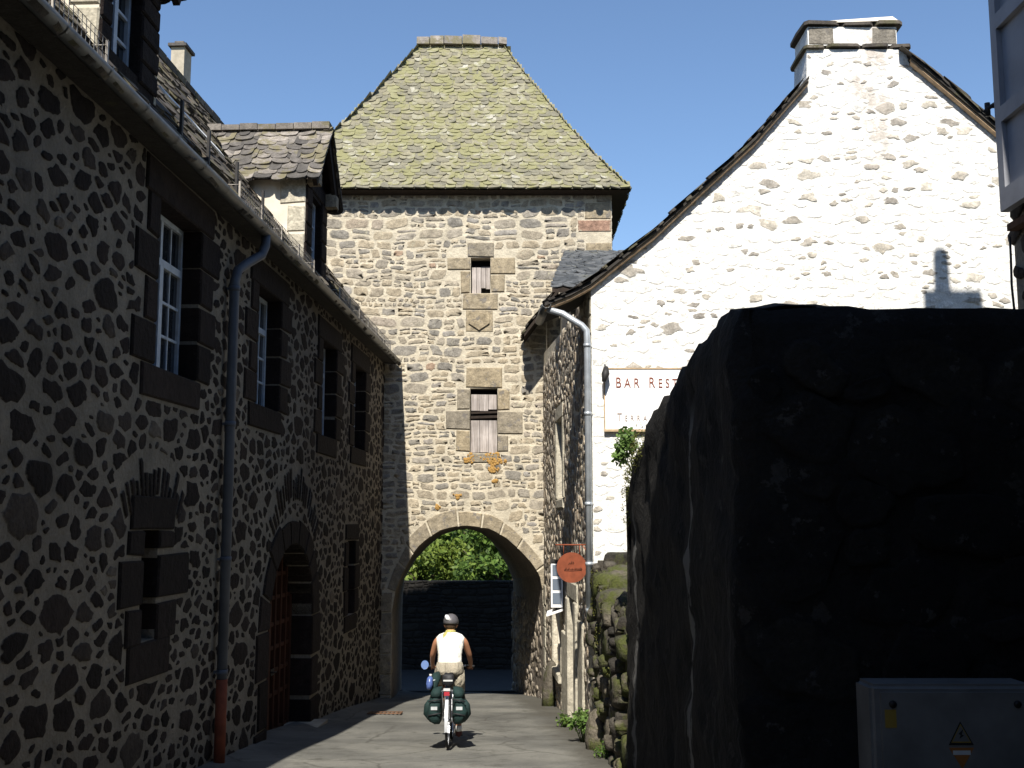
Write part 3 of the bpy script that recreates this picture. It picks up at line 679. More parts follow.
def tq(u0, u1, v0, v1, w0=-.3, w1=.028, r=None):
    block(bt, u0+.01, u1-.01, v0+.01, v1-.01, w0, w1, TF, rng.uniform(.2, .9) if r is None else r, rng, mi=1); ex.append((u0, u1, v0, v1))
tq(-1.05,-.41,6.18,6.54); tq(-1.52,-.96,5.88,6.18); tq(-1.2,-.96,5.33,5.87); tq(-.5,.08,5.78,6.18); tq(-.5,-.16,5.35,5.77); tq(-1.14,-.33,4.94,5.33)
tq(-1.06,-.22,3.12,3.6); tq(-1.27,-.96,2.62,3.1); tq(-1.52,-.96,2.16,2.6); tq(-1.28,-.96,1.66,2.14); tq(-.33,-.05,2.6,3.1); tq(-.33,.25,2.05,2.58); tq(-.33,-.08,1.64,2.03)
tq(-1.02,-.28,1.4,1.62,r=.3)
ex += [TW1, TW2, (-1.08,-.44,4.42,4.93)]
z = -1.1
while z < 7.5:                                        # corner quoins, long and short
    h = rng.uniform(.3, .48); L_ = .62 if int(z*7) % 2 else .36
    if z < 6.95 < z+h:
        block(bt, X1-.8, X1-.01, 6.8, 7.08, -.1, .02, TF, 1., rng); ex.append((X1-.81, X1, 6.79, 7.09)); z = 7.09; continue
    if z < 6.8 < z+h: h = 6.79-z
    tq(X1-L_, X1, z, min(z+h, 7.7), -.1, .02); z += h
inn = FA[1:-1]; cxa = -1.0
outr = [(cxa + (u-cxa)*1.13, -1.9 + (v+1.9)*1.19 + .0) for u, v in inn]
voussoirs(bt, inn, outr, TF, rng, -.3, .03, 9, mi=1, rnds=(.3, 1))
outr_f = [(outr[0][0], -2.2)] + outr + [(outr[-1][0], -2.2)]
for k in range(6):                                    # jamb blocks under the arch springing
    a, b_ = -4.2+k*.45, -4.2+(k+1)*.45; tq(.7, 1.12-.12*(k % 2), a, b_, -.35, .03); tq(-3.1+.1*(k % 2), -2.68, a, b_, -.35, .03)
def free(va, vb_):
    iv = [(X0, X1)]; cut = [(a, b_) for a, b_, c_, d in ex if c_ < vb_-.03 and d > va+.03]
    vm = (va+vb_)/2
    xs_ = []
    for (p, q_) in zip(outr_f, outr_f[1:]):
        for vv in (va+.01, vb_-.01):
            if (p[1] - vv)*(q_[1] - vv) < 0: xs_.append(p[0] + (q_[0]-p[0])*(vv-p[1])/(q_[1]-p[1]))
    if xs_: cut.append((min(xs_), max(xs_)))
    elif vb_ < -1.9: cut.append((FA[0][0]-.02, FA[-1][0]+.02))
    for a, b_ in cut: iv = [s for p, q_ in iv for s in ((p, min(q_, a)), (max(p, b_), q_)) if s[1]-s[0] > .05]
    return iv
for pl in rows_layout(rng, X0, X1, -4.4, 7.78, free, .1, .28, .028, .85, 2.5, .024):
    emit(bt, pl, rng.uniform(.004, .016), TF, np.clip(rng.beta(1.3, 1.3)*.95, 0, .95) if rng.random() > .004 else .99, rng)
# other faces
RF = Sub(Frame((X1,TY,0), (0,1,0)), TO)
wall_sheet(bt, [(0,TB), (TD,TB), (TD,TT), (0,TT)], [], RF)
for pl in rows_layout(rng, 0, TD, -4.4, 7.78, lambda a, b_: [(0, TD)], .12, .28, .026): emit(bt, pl, .02, RF, rng.beta(1.3,1.5)*.93, rng)
BF = Sub(Frame((0,TY+TD,0), (-1,0,0)), TO); LFc = Sub(Frame((X0,TY+TD,0), (0,-1,0)), TO)
ra = [(-u, v) for u, v in RA[::-1]]
wall_sheet(bt, [(-X1,TB), (ra[0][0],TB)] + ra + [(ra[-1][0],TB), (-X0,TB), (-X0,TT), (-X1,TT)], [], BF)
wall_sheet(bt, [(0,TB), (TD,TB), (TD,TT), (0,TT)], [], LFc)
bt.build('wall', [M['tower'], M['quoin']], tower)
# passage vault from the front arch to the narrower rear arch
bp = MB(); rings = []
for k in range(9):
    q_ = k/8; y = TY + .0 + (TD)*q_
    A = [(FA[0][0], TB)] + FA + [(FA[-1][0], TB)]; B = [(RA[0][0], TB)] + RA + [(RA[-1][0], TB)]
    rings.append([Vector((a[0]+(b2[0]-a[0])*q_, y, a[1]+(b2[1]-a[1])*q_)) - TO for a, b2 in zip(A, B)])
bp.loft(rings, close=False, cap=False, edge=.6, rnd=.25)
jo = (FA[-1][0], TY+.36, 0); je = (RA[-1][0], TY+TD, 0)
JF = Sub(Frame(je, (jo[0]-je[0], jo[1]-je[1], 0)), TO); JL = math.hypot(jo[0]-je[0], jo[1]-je[1])
for pl in power_layout(rng, 0, JL, -4.9, -1.9, [(.17, 300), (.12, 900), (.085, 1500), (.06, 1500)], .03, lambda u, v: np.zeros(np.shape(u), bool), 1.25): emit(bp, pl, rng.uniform(.03, .07), JF, rng.uniform(.1, .8), rng)
bp.build('passage_vault', M['side'], tower)
# boarded openings, shield, lichen under the sill
def boards(u0, u1, v0, v1, w, n, par, nm='shutter'):
    f = MB(); x = u0
    for k in range(n):
        x1 = u0 + (u1-u0)*(k+1)/n; dz = rng.uniform(-.03, .02)
        p = TF([x+.004,x1-.004,x1-.004,x+.004]*2, [v0+dz,v0+dz,v1,v1]*2, [w]*4 + [w+.03+rng.uniform(0,.012)]*4); f.add(p, [(4,5,6,7),(0,1,5,4),(1,2,6,5),(2,3,7,6),(3,0,4,7)], rnd=float(rng.random())); x = x1
    return f.build(nm, M['boards'], par)
def dark_window(r_, nm='window'):
    f = MB(); a, b_, c_, d = r_; f.add(TF([a-.02,b_+.02,b_+.02,a-.02], [c_-.02,c_-.02,d+.02,d+.02], [-.345]*4), [(0,1,2,3)])
    return f.build(nm, M['black'], tower)
w1 = dark_window(TW1); boards(TW1[0]+.02, -.72, 5.36, 5.98, -.2, 2, w1); boards(-.72, TW1[1]-.01, 5.5, 6.0, -.22, 2, w1)
w2 = dark_window(TW2); boards(TW2[0]+.01, TW2[1]-.01, 1.64, 2.38, -.14, 3, w2); boards(TW2[0]+.02, TW2[1]-.02, 2.62, 2.98, -.15, 3, w2)
f = MB()
for (a, c_, w_) in ((-.96, 2.42, .06), (-.95, 2.53, .05)): f.add(TF([a,-.33,-.33,a]*2, [c_,c_+.02,c_+.02+w_,c_+w_]*2, [-.2]*4 + [-.1]*4), [(4,5,6,7),(0,1,5,4),(1,2,6,5),(2,3,7,6),(3,0,4,7)])
f.build('transom', M['timber_dark'], w2)
f = MB(); block(f, -1.08, -.44, 4.42, 4.93, -.2, .012, TF, .75, rng)
sh = [(-1.0,4.86), (-1.0,4.62), (-.76,4.46), (-.52,4.62), (-.52,4.86)][::-1]
f.prism([(u, v) for u, v in sh], lambda u, v, w: TF(u, v, w), .008, .05, rnd=.9)
f.build('shield_plaque', M['quoin'], tower)
t = NT('orange_lichen'); M['lichen'] = t.out(t.mix(t.noise(30, 5), (.3,.17,.05), (.42,.25,.08)), t.bump(t.noise(60, 4), .6, .02), .95)
for (cu, cv, n, r) in ((-.95,1.5,34,.2), (-.42,1.47,90,.3), (-.42,1.24,30,.14), (-.4,.98,12,.09), (-1.25,.66,14,.1), (-1.7,.4,8,.07)):
    f = MB()
    for k in range(n):
        a = rng.uniform(0, 6.28); d = rng.uniform(0, r)**1; s_ = rng.uniform(.015, .05); cx, cy = cu+d*math.cos(a), cv+d*math.sin(a)*.55
        m_ = 7; q_ = np.arange(m_)*2*np.pi/m_; rd = s_*rng.uniform(.6, 1.2, m_); p = np.concatenate([TF(cx+rd*np.cos(q_), cy+rd*np.sin(q_), np.full(m_, .016)), TF(cx+.6*rd*np.cos(q_), cy+.6*rd*np.sin(q_), np.full(m_, .031+rng.uniform(0,.004)))])
        f.add(p, [tuple(range(m_, 2*m_))] + [(i, (i+1) % m_, m_+(i+1) % m_, m_+i) for i in range(m_)], sm=True)
    f.build('lichen_patch', M['lichen'], tower)
# roof: steep pavilion with a kicked-out eave
EX0, EX1, EY0, EY1 = X0-.5, X1+.4, TY-.38, TY+TD+.38; EZ = 7.72; RZ = 12.75; RX0, RX1 = -2.42, -.28; RYm = (EY0+EY1)/2
def kick(q_): return q_*1.0 - .0 if q_ >= 1 else (q_ + .16*q_*(1-q_)*-1.0)          # height share at inward share q_
def zr(q_): return EZ + (RZ-EZ)*(.80*q_ + .30*q_*q_ - .10*q_**3)
def corner(q_): return (EX0+(RX0-EX0)*q_, EX1+(RX1-EX1)*q_, EY0+(RYm-EY0)*q_, EY1+(RYm-EY1)*q_)
NQ = 40; qs = np.linspace(0, 1, NQ+1)
def slope_tab(run):
    d = [0.]
    for a, b_ in zip(qs, qs[1:]): d.append(d[-1] + math.hypot((b_-a)*run, zr(b_)-zr(a)))
    return np.array(d)
brf = MB()
def face(side):
    run = (RYm-EY0) if side in 'fb' else (RX0-EX0 if side == 'l' else EX1-RX1); tab = slope_tab(run)
    def qt(t_): return float(np.interp(t_, tab, qs))
    def P(s, t_, h):
        q_ = qt(t_); a, b_, c_, d = corner(q_); z_ = zr(q_); dz = (zr(min(1, q_+.02))-zr(max(0, q_-.02)))/(run*(min(1, q_+.02)-max(0, q_-.02))); L_ = math.hypot(1, dz); ho, vo = dz/L_*h, h/L_
        if t_ < 0: z_ += t_*.5
        if side == 'f': p = (s, c_-ho+(t_ if t_ < 0 else 0), z_+vo)
        elif side == 'b': p = (-s, d+ho, z_+vo)
        elif side == 'r': p = (b_+ho, s, z_+vo)
        else: p = (a-ho, -s, z_+vo)
        return Vector(p) - TO
    def sr(t_):
        a, b_, c_, d = corner(qt(t_)); return {'f': (a, b_), 'b': (-b_, -a), 'r': (c_, d), 'l': (-d, -c_)}[side]
    coarse = side in 'bl'
    tiles(brf, rng, P, sr, tab[-1], .25 if not coarse else .5, .135 if not coarse else .3, .022, .026)
    for a, b_ in zip(tab, tab[1:]):
        (s0, s1), (s2, s3) = sr(a), sr(b_); brf.add([P(s0,a,-.005), P(s1,a,-.005), P(s3,b_,-.005), P(s2,b_,-.005)], [(0,1,2,3)], rnd=.1)
for s_ in 'frbl': face(s_)
f = MB()
a = [(EX0+.02,EY0+.02), (EX1-.02,EY0+.02), (EX1-.02,EY1-.02), (EX0+.02,EY1-.02)]; b_ = [(X0+.01,TY+.01), (X1-.01,TY+.01), (X1-.01,TY+TD-.01), (X0+.01,TY+TD-.01)]
f.loft([[Vector((x,y,EZ-.03))-TO for x, y in a], [Vector((x,y,EZ-.05))-TO for x, y in b_]], cap=False)
f.build('soffit', M['timber_dark'], tower)
roof_t = brf.build('roof', M['lauze_tower'], tower)
f = MB(); x = RX0-.12
while x < RX1+.1:
    w = rng.uniform(.35, .6); hgt = rng.uniform(.1, .17); p = [(-.22,-.1), (-.16,hgt), (.0,hgt+.05), (.16,hgt), (.22,-.1)]
    x2 = min(x+w, RX1+.16); f.loft([[Vector((xx, RYm+dy, RZ+.06+dz+jz))-TO for dy, dz in p] for xx, jz in ((x, rng.uniform(-.02,.02)), (x2-.02, rng.uniform(-.02,.02)))], rnd=float(rng.uniform(.6, 1)), sm=False); x = x2
f.build('ridge_stone', M['lauze'], roof_t)

# ================================================================== RIGHT HOUSE WITH THE WHITE GABLE
rng = np.random.default_rng(23)
RO = Vector((1.17, 16, gz(16)))
rh = thing('gabled_house', 'house with whitewashed rubble gable and broad chimney, right of the gate tower', 'house', RO)
GF = Sub(Frame((0,16,0), (1,0,0)), RO)
VP = [(.48,3.24), (.87,3.40), (1.16,3.56), (1.58,3.9), (2.12,4.33), (2.91,5.08), (3.64,5.76), (4.48,6.72), (5.27,7.62), (6.04,7.06), (7.31,5.9), (8.6,4.7), (9.5,3.95), (10.2,3.6)]
def vz(x): return float(np.interp(x, [p[0] for p in VP], [p[1] for p in VP]))
SLP = -.05; sx = lambda y: 1.17 + SLP*(y-16)
bgab = MB(); gout = [(1.17,-3.6), (9.5,-3.6)] + [(x, z-.07) for x, z in VP[::-1] if 6.0 < x < 9.55] + [(5.99,7.2), (4.5,7.2)] + [(x, z-.07) for x, z in VP[::-1] if 1.18 < x < 4.49] + [(1.17, vz(1.17)-.07)]
wall_sheet(bgab, gout, [], GF, edge=.0)
for pl in power_layout(rng, 1.2, 9.4, -3.2, 7.5, [(.17, 120), (.13, 900), (.1, 2600), (.075, 4200), (.05, 3500)], .04, lambda u, v: ~inpoly(u, v, gout), 1.9, 13, 1.3, .16):
    k = rng.random(); big = np.ptp(pl[:,0])*np.ptp(pl[:,1])
    rnd = rng.uniform(.86, 1.0) if k < (.6 if big < .016 else .2) else rng.uniform(0, .83)
    emit(bgab, pl, rng.uniform(.004, .012) if rnd > .85 else rng.uniform(.001, .006), GF, rnd, rng)
bgab.build('gable_wall', M['white'], rh)
# street side, pale rubble
SF = Sub(Frame((1.17,16,0), (SLP,1,0)), RO)           # u away along the street, w should point left
SF = Sub(Frame((sx(25.0),25.0,0), (-SLP,-1,0)), RO); SU = math.hypot(9, 9*SLP); sy = lambda y: (25.0-y)*SU/9
sh_ = [rect(sy(21.6), sy(20.4), .5, 2.0), rect(sy(22.6), sy(21.0), -2.75, -1.35), rect(sy(19.3), sy(18.35), -3.35, -1.25)]
bs = MB(); wall_sheet(bs, [(0,-4.2), (SU,-4.2), (SU,3.35), (0,3.9)], sh_, SF, .22)
sb = list(sh_)
def sq(u0, u1, v0, v1, r=.8, w1=.03, mi=1):
    block(bs, u0+.006, u1-.006, v0+.006, v1-.006, -.2, w1, SF, r, rng, mi=mi); sb.append(rect(u0-.02, u1+.02, v0-.02, v1+.02))
z = -3.6
while z < 3.2:                                        # corner quoins
    h = rng.uniform(.26, .42); sq(SU-(.5 if int(z*5) % 2 else .3), SU-.005, z, z+h, rng.uniform(.2,.8), .015); z += h
a, b_, c_, d = sy(21.6), sy(20.4), .5, 2.0
sq(a-.15, b_+.15, d, d+.28); sq(a-.1, b_+.1, c_-.2, c_); sq(a-.24, a, c_, d); sq(b_, b_+.22, c_, d)
a, b_, c_, d = sy(22.6), sy(21.0), -2.75, -1.35; sq(a-.2, b_+.2, d, d+.25); sq(a-.15, b_+.15, c_-.16, c_, .9, .08); sq(b_, b_+.2, c_, d); sq(a-.2, a, c_, d)
a, b_, c_, d = sy(19.3), sy(18.35), -3.35, -1.25; sq(a-.3, b_+.3, d, d+.3, .9); sq(a-.34, a, c_, d, .95, .06); sq(b_, b_+.34, c_, d, .95, .06)
sq(sy(20.5), sy(19.7), -4.0, -1.9, .9, .05); sq(sy(17.9), sy(17.2), -3.6, -1.5, .9, .04)
for k in range(6): sq(.05, .5+.1*(k % 2), -4.0+k*.45, -3.56+k*.45, rng.uniform(.4,.9), .03)
for pl in power_layout(rng, 0, SU, -4.0, 3.5, [(.15, 500), (.11, 2000), (.08, 4000), (.055, 5000)], .026, blocker(sb), 1.3): emit(bs, pl, rng.uniform(.006, .026), SF, rng.random(), rng)
bs.box(9.5-RO.x, 9.52-RO.x, 0, 9, -.5, 7, edge=0.)
bs.build('side_wall', [M['side'], M['pale']], rh)
f = MB(); a, b_, c_, d = sy(21.6), sy(20.4), .5, 2.0
f.add(SF([a,b_,b_,a], [c_,c_,d,d], [-.2]*4), [(0,1,2,3)]); o = f.build('upper_window', M['glass'], rh)
f = MB(); 
for u in np.linspace(a+.03, b_-.03, 3): f.add(SF([u-.03,u+.03,u+.03,u-.03]*2, [c_,c_,d,d]*2, [-.198]*4 + [-.15]*4), [(4,5,6,7),(0,1,5,4),(1,2,6,5),(3,0,4,7)])
f.build('frame', M['paint'], o)
f = MB(); a, b_, c_, d = sy(22.6), sy(21.0), -2.75, -1.35
f.add(SF([a,b_,b_,a], [c_,c_,d,d], [-.15]*4), [(0,1,2,3)]); o = f.build('shop_window', M['glass'], rh)
f = MB()
for (p, q_, r_, s_) in ((a,a+.07,c_,d), (b_-.07,b_,c_,d), ((a+b_)/2-.03,(a+b_)/2+.03,c_+.07,d-.07), (a+.07,b_-.07,c_,c_+.07), (a+.07,b_-.07,d-.07,d)): f.add(SF([p,q_,q_,p]*2, [r_,r_,s_,s_]*2, [-.148]*4 + [-.08]*4), [(4,5,6,7),(0,1,5,4),(1,2,6,5),(2,3,7,6),(3,0,4,7)])
f.build('frame', M['plaster'], o)
f = MB(); a, b_, c_, d = sy(19.3), sy(18.35), -3.35, -1.25
f.add(SF([a,b_,b_,a], [c_,c_,d,d], [-.2]*4), [(0,1,2,3)])
for k in range(5): u = a+(b_-a)*(k+.5)/5; f.add(SF([u-.08,u+.08,u+.08,u-.08]*2, [c_,c_,d,d]*2, [-.198]*4 + [-.175]*4), [(4,5,6,7),(0,1,5,4),(1,2,6,5),(3,0,4,7)])
f.build('door', M['door'], rh)
# roof of the gabled house: slab courses, verge slabs and the pale rafter under them
brh = MB(); YB = 25.0
vx = np.array([p[0] for p in VP]); vzz = np.array([p[1] for p in VP]); iap = 8
dl = np.concatenate([[0], np.cumsum(np.hypot(np.diff(vx[:iap+1]), np.diff(vzz[:iap+1])))]); dr = np.concatenate([[0], np.cumsum(np.hypot(np.diff(vx[iap:][::-1]), np.diff(vzz[iap:][::-1])))])
def PRl(s, t_, h): x = np.interp(t_, dl, vx[:iap+1]); z_ = np.interp(t_, dl, vzz[:iap+1]); return Vector((x-h*.7+min(t_,0)*.8, 25-s, z_+h*.72)) - RO
def PRr(s, t_, h): x = np.interp(t_, dr, vx[iap:][::-1]); z_ = np.interp(t_, dr, vzz[iap:][::-1]); return Vector((x+h*.7, s, z_+h*.72)) - RO
tiles(brh, rng, PRl, lambda t_: ((25-17.3, 25-15.84) if np.interp(t_, dl, vx[:iap+1]) < 1.12 else (0, 25-15.84 if np.interp(t_, dl, vx[:iap+1]) < 4.3 else 25-16.8)), dl[-1], .4, .26, .024, .02)
tiles(brh, rng, PRr, lambda t_: (15.84 if np.interp(t_, dr, vx[iap:][::-1]) > 6.1 else 16.8, 25), dr[-1], .4, .26, .024, .02)
for k in range(len(VP)-1):
    (xa, za), (xb, zb) = VP[k], VP[k+1]; ya = 16.8 if 4.4 < xa < 5.9 else 15.86; ye = 17.3 if xb < 1.17 else 25
    brh.add([Vector(p)-RO for p in ((xa,ya,za-.0), (xb,ya,zb-.0), (xb,ye,zb-.0), (xa,ye,za-.0), (xa,ya,za-.05), (xb,ya,zb-.05), (xb,ye,zb-.05), (xa,ye,za-.05))], [(0,1,2,3),(4,7,6,5),(0,4,5,1)], rnd=.05)
roofo = brh.build('roof', M['lauze_dark'], rh)
f = MB()
for k in range(len(VP)-1):
    (xa, za), (xb, zb) = VP[k], VP[k+1]
    if k == 8: f.build('verge_rafter', M['timber_pale'], rh); f = MB()
    if xb < .8 or 4.4 < xa < 5.9: continue
    f.add([Vector(p)-RO for p in ((xa,15.9,za-.055), (xb,15.9,zb-.055), (xb,15.9,zb-.1), (xa,15.9,za-.1), (xa,15.98,za-.055), (xb,15.98,zb-.055), (xb,15.98,zb-.12), (xa,15.98,za-.12))], [(0,3,2,1),(2,3,7,6),(0,1,5,4)])
f.build('verge_rafter', M['timber_pale'], rh)
# chimney: two steps, slab ledges, stone corners
f = MB(); CY0, CY1 = 15.985, 16.75
cf = Sub(Frame((0,CY0,0), (1,0,0)), RO)
f.add([Vector(p)-RO for p in ((4.47,CY0+.018,6.6),(6.01,CY0+.018,6.6),(6.01,CY1,6.6),(4.47,CY1,6.6),(4.5,CY0+.018,7.2),(5.98,CY0+.018,7.2),(5.98,CY1,7.2),(4.5,CY1,7.2))], [(4,5,6,7),(0,1,5,4),(1,2,6,5),(2,3,7,6),(3,0,4,7)], edge=0.)
f.add([Vector(p)-RO for p in ((4.52,CY0+.02,7.26),(5.88,CY0+.02,7.26),(5.88,CY1,7.26),(4.52,CY1,7.26),(4.52,CY0+.02,7.56),(5.88,CY0+.02,7.56),(5.88,CY1,7.56),(4.52,CY1,7.56))], [(4,5,6,7),(0,1,5,4),(1,2,6,5),(2,3,7,6),(3,0,4,7)], edge=0.)
cf2 = Sub(Frame((0,CY0+.02,0), (1,0,0)), RO)
for pl in power_layout(rng, 4.5, 6.0, 6.55, 7.18, [(.1, 40), (.07, 60)], .05, lambda u, v: np.zeros(np.shape(u), bool), 1.6): pass
block(f, 4.525, 4.92, 7.27, 7.55, -.3, .01, cf2, .05, rng, mi=1); block(f, 5.5, 5.875, 7.27, 7.55, -.3, .01, cf2, .0, rng, mi=1)
chim = f.build('chimney', [M['white'], M['quoin']], rh)
f = MB()
def slabs(x0, x1, y0, y1, z0, th, n, par, nm):
    f = MB(); x = x0
    for k in range(n):
        x2 = x0 + (x1-x0)*(k+1)/n + rng.uniform(-.08, .08)*(k < n-1); zz = z0 + rng.uniform(0, .025); a = np.arange(10)*2*np.pi/10
        pl = [(( x+x2)/2 + (x2-x)/2*np.sign(math.cos(t_))*abs(math.cos(t_))**.3*rng.uniform(.97,1.03), (y0+y1)/2 + (y1-y0)/2*np.sign(math.sin(t_))*abs(math.sin(t_))**.3*rng.uniform(.94,1.04)) for t_ in a]
        f.prism(pl, lambda u, v, w: Vector((u, v, w))-RO, zz, zz+th*rng.uniform(.85,1.2), rnd=float(rng.random())); x = x2
    f.build(nm, M['lauze_dark'], par)
slabs(4.43, 6.1, CY0-.045, CY1+.1, 7.2, .045, 4, chim, 'ledge_slab'); slabs(4.44, 5.98, CY0-.05, CY1+.1, 7.562, .05, 3, chim, 'cap_slab')
f = MB(); f.add([Vector(p)-RO for p in ((4.55,CY0-.02,7.6),(5.9,CY0-.02,7.65),(5.9,CY1,7.72),(4.55,CY1,7.635),(4.6,CY0+.1,7.68),(5.86,CY0+.1,7.77),(5.86,CY1-.1,7.77),(4.6,CY1-.1,7.68))], [(4,5,6,7),(0,1,5,4),(1,2,6,5),(2,3,7,6),(3,0,4,7)]); f.build('cap_mortar', M['plaster'], chim)

# gutter end and downpipe at the corner
f = MB()
f.loft([[Vector((.5+.07*math.cos(a)+SLP*(y-16), y, 3.22+.07*math.sin(a)))-RO for a in np.linspace(math.pi, 2*math.pi, 8)] + [Vector((.5+.06*math.cos(a)+SLP*(y-16), y, 3.22+.06*math.sin(a)))-RO for a in np.linspace(2*math.pi, math.pi, 8)] for y in (15.86, 17.25)], sm=True)
f.build('gutter', M['zinc'], rh)
f = MB(); f.tube([Vector(p)-RO for p in ((.52,16.05,3.2), (.56,15.95,3.14), (.74,15.9,3.08), (1.02,15.88,2.9), (1.09,15.87,2.82), (1.1,15.87,2.68), (1.1,15.87,-1.32))], .05, 12)
for z in (2.6, 1.6, .3, -.55, -1.2): f.tube([Vector((1.1,15.87,z-.025))-RO, Vector((1.1,15.87,z+.025))-RO], .057, 12); f.tube([Vector((1.1,15.87,z))-RO, Vector((1.19,16.03,z))-RO], .01, 6)
f.build('downpipe', M['zinc_light'], rh)
# rear roof bay against the tower: lower eave and small slate lean-to
f = MB()
e0 = [(.27,24.0,4.22), (.27,24.98,4.22), (1.05,24.98,5.25), (1.05,24.0,5.25)]
f.add([Vector(p)-RO for p in e0] + [Vector((p[0], p[1], p[2]-.09))-RO for p in e0], [(0,1,2,3),(7,6,5,4),(0,4,5,1),(1,5,6,2),(0,3,7,4)], mi=1)
def PE(s, t_, h): return Vector((.27+t_*.6-h*.8, 25-s, 4.22+t_*.8+h*.6))-RO
tiles(f, rng, PE, lambda t_: (.03, 1.0), 1.25, .3, .2, .025, .03)
def PS(s, t_, h): return Vector((1.0+s, 20.2+t_*.93, 4.42+t_*.37+h))-RO
tiles(f, rng, PS, lambda t_: (-.25+.1*t_, 1.6), 5.0, .26, .17, .012, .014, mi=2)
f.add([PS(-.25,0,-.02), PS(1.6,0,-.02), PS(1.6,5,-.02), PS(.25,5,-.02), PS(-.25,0,-.1), PS(1.6,0,-.1)], [(0,1,2,3),(4,5,1,0)], mi=1)
f.build('rear_roof', [M['lauze_dark'], M['timber_dark'], M['slate']], rh)
f = MB(); f.add([Vector(p)-RO for p in ((.78,24.2,3.2),(.78,24.98,3.2),(.78,24.98,5.2),(.78,24.2,5.2),(1.1,20.4,3.3),(1.1,24.98,3.3),(1.1,24.98,6.1),(1.1,20.4,4.4))], [(3,2,1,0),(7,6,5,4)], edge=0.); f.build('rear_wall', M['side'], rh)

# signs on that house
def text_mesh(txt, size, mat, ext=.004, sxx=1.0):
    cu = bpy.data.curves.new('lettering', 'FONT'); cu.body = txt; cu.size = size; cu.extrude = ext; cu.space_character = 1.12; cu.offset = .0
    o = bpy.data.objects.new('lettering', cu); COL.objects.link(o); C.view_layer.update()
    me = bpy.data.meshes.new_from_object(o.evaluated_get(C.evaluated_depsgraph_get())); bpy.data.objects.remove(o)
    me.materials.clear(); me.materials.append(mat); o = bpy.data.objects.new('lettering', me); COL.objects.link(o); return o
bar = thing('wall_sign', 'white rectangular board lettered for a bar and restaurant, fixed to the whitewashed gable', 'sign', (1.36, 15.97, 1.38))
f = MB(); f.box(0, 2.2, -.025, .0, 0, .88); f.build('board', M['sign_board'], bar)
f = MB(); f.box(-.02, 2.22, -.045, .0, -.035, -.001); f.box(-.02, 2.22, -.035, .0, .881, .9); f.box(-.02, -.001, -.035, .0, 0, .88); f.box(2.201, 2.22, -.035, .0, 0, .88); f.build('frame', M['sign_frame'], bar)
f = MB(); f.tube([(.0,.0,.95), (-.0,-.12,.9)], .012, 6); f.tube([(.01,-.1,.9), (.0,-.14,.8), (-.03,-.18,.68)], [.035,.06,.03], 10); f.build('sign_lamp', M['iron'], bar)
def letters(parts, x, z, mat, sx_=.8):
    for ch_, sz in parts:
        if ch_ == ' ': x += sz; continue
        o = text_mesh(ch_, sz, mat); o.parent = bar; o.rotation_euler = (R(90), 0, 0); o.location = (x, -.03, z); o.scale = (sx_, 1, 1)
        x += max(v.co.x for v in o.data.vertices)*sx_ + .042
letters([('B', .22), ('A', .2), ('R', .2), (' ', .09), ('R', .22), ('E', .19), ('S', .19), ('T', .19)], .15, .61, M['sign_red'], .72)
letters([('T', .17), ('E', .12), ('R', .12), ('R', .12), ('A', .12)], .17, .12, M['sign_faint'], .7)

hang = thing('hanging_sign', 'round rust orange sign hanging from an iron bracket by the zinc downpipe', 'sign', (.89, 16.6, -.63))
f = MB(); n = 40; ring = [(.225*math.cos(2*math.pi*i/n), .225*math.sin(2*math.pi*i/n)) for i in range(n)]
f.prism([(x, z) for x, z in ring], lambda u, v, w: (u, w, v), -.012, .012); f.build('disc', M['sign_orange'], hang)
f = MB(); f.tube([(.3,0,.335), (-.24,0,.335)], .011, 8); f.tube([(-.12,0,.335), (-.12,0,.18)], .006, 6); f.tube([(.12,0,.335), (.12,0,.18)], .006, 6); f.tube([(.3,0,.12), (.16,0,.335)], .008, 6); f.box(.285, .31, -.03, .03, .05, .4); f.build('bracket', M['sign_orange'], hang)
f = MB(); r2 = random.Random(4)
for (x0, x1, z0, h_) in ((-.045,.03,.045,.06), (-.11,.15,-.045,.055)):                # weathered script, two lines
    x = x0
    while x < x1:
        f.tube([(x,-.014,z0+r2.uniform(-.004,.004)), (x+.006,-.014,z0+h_*r2.uniform(.45,1)), (x+.014,-.014,z0+h_*.3)], .0042, 5); x += r2.uniform(.016,.026)
f.tube([(-.11,-.014,-.045), (0,-.014,-.05), (.15,-.014,-.04)], .004, 5); f.build('lettering', M['sign_ink'], hang)

case = thing('menu_case', 'dark glazed menu case with white sill, fixed to the rubble wall below the round sign', 'menu case', (sx(20.6), 20.6, -1.5), (0, 0, -math.atan(-SLP)+R(0)))
f = MB(); f.box(-.2, 0, -.35, .35, 0, .82); f.box(-.23, 0, -.38, .38, .82, .86); f.build('body', M['iron'], case)
f = MB(); f.add([(-.3,-.4,-.1), (-.0,-.4,.0), (-.0,.4,.0), (-.3,.4,-.1), (-.3,-.4,-.14), (-.0,-.4,-.04), (-.0,.4,-.04), (-.3,.4,-.14)], [(0,1,2,3),(4,7,6,5),(0,4,5,1),(0,3,7,4),(3,2,6,7)]); f.box(-.215, -.0, -.372, -.352, .02, .8); f.build('sill', M['sign_board'], case)
f = MB()
for k in range(3): f.box(-.19, -.03, -.379, -.373, .08+k*.25, .28+k*.25)
for k in range(3): f.box(-.207, -.201, -.3, .3, .06+k*.25, .28+k*.25)
f.build('pane', mat_glass('menu_glass', (.1,.12,.15), .2), case)

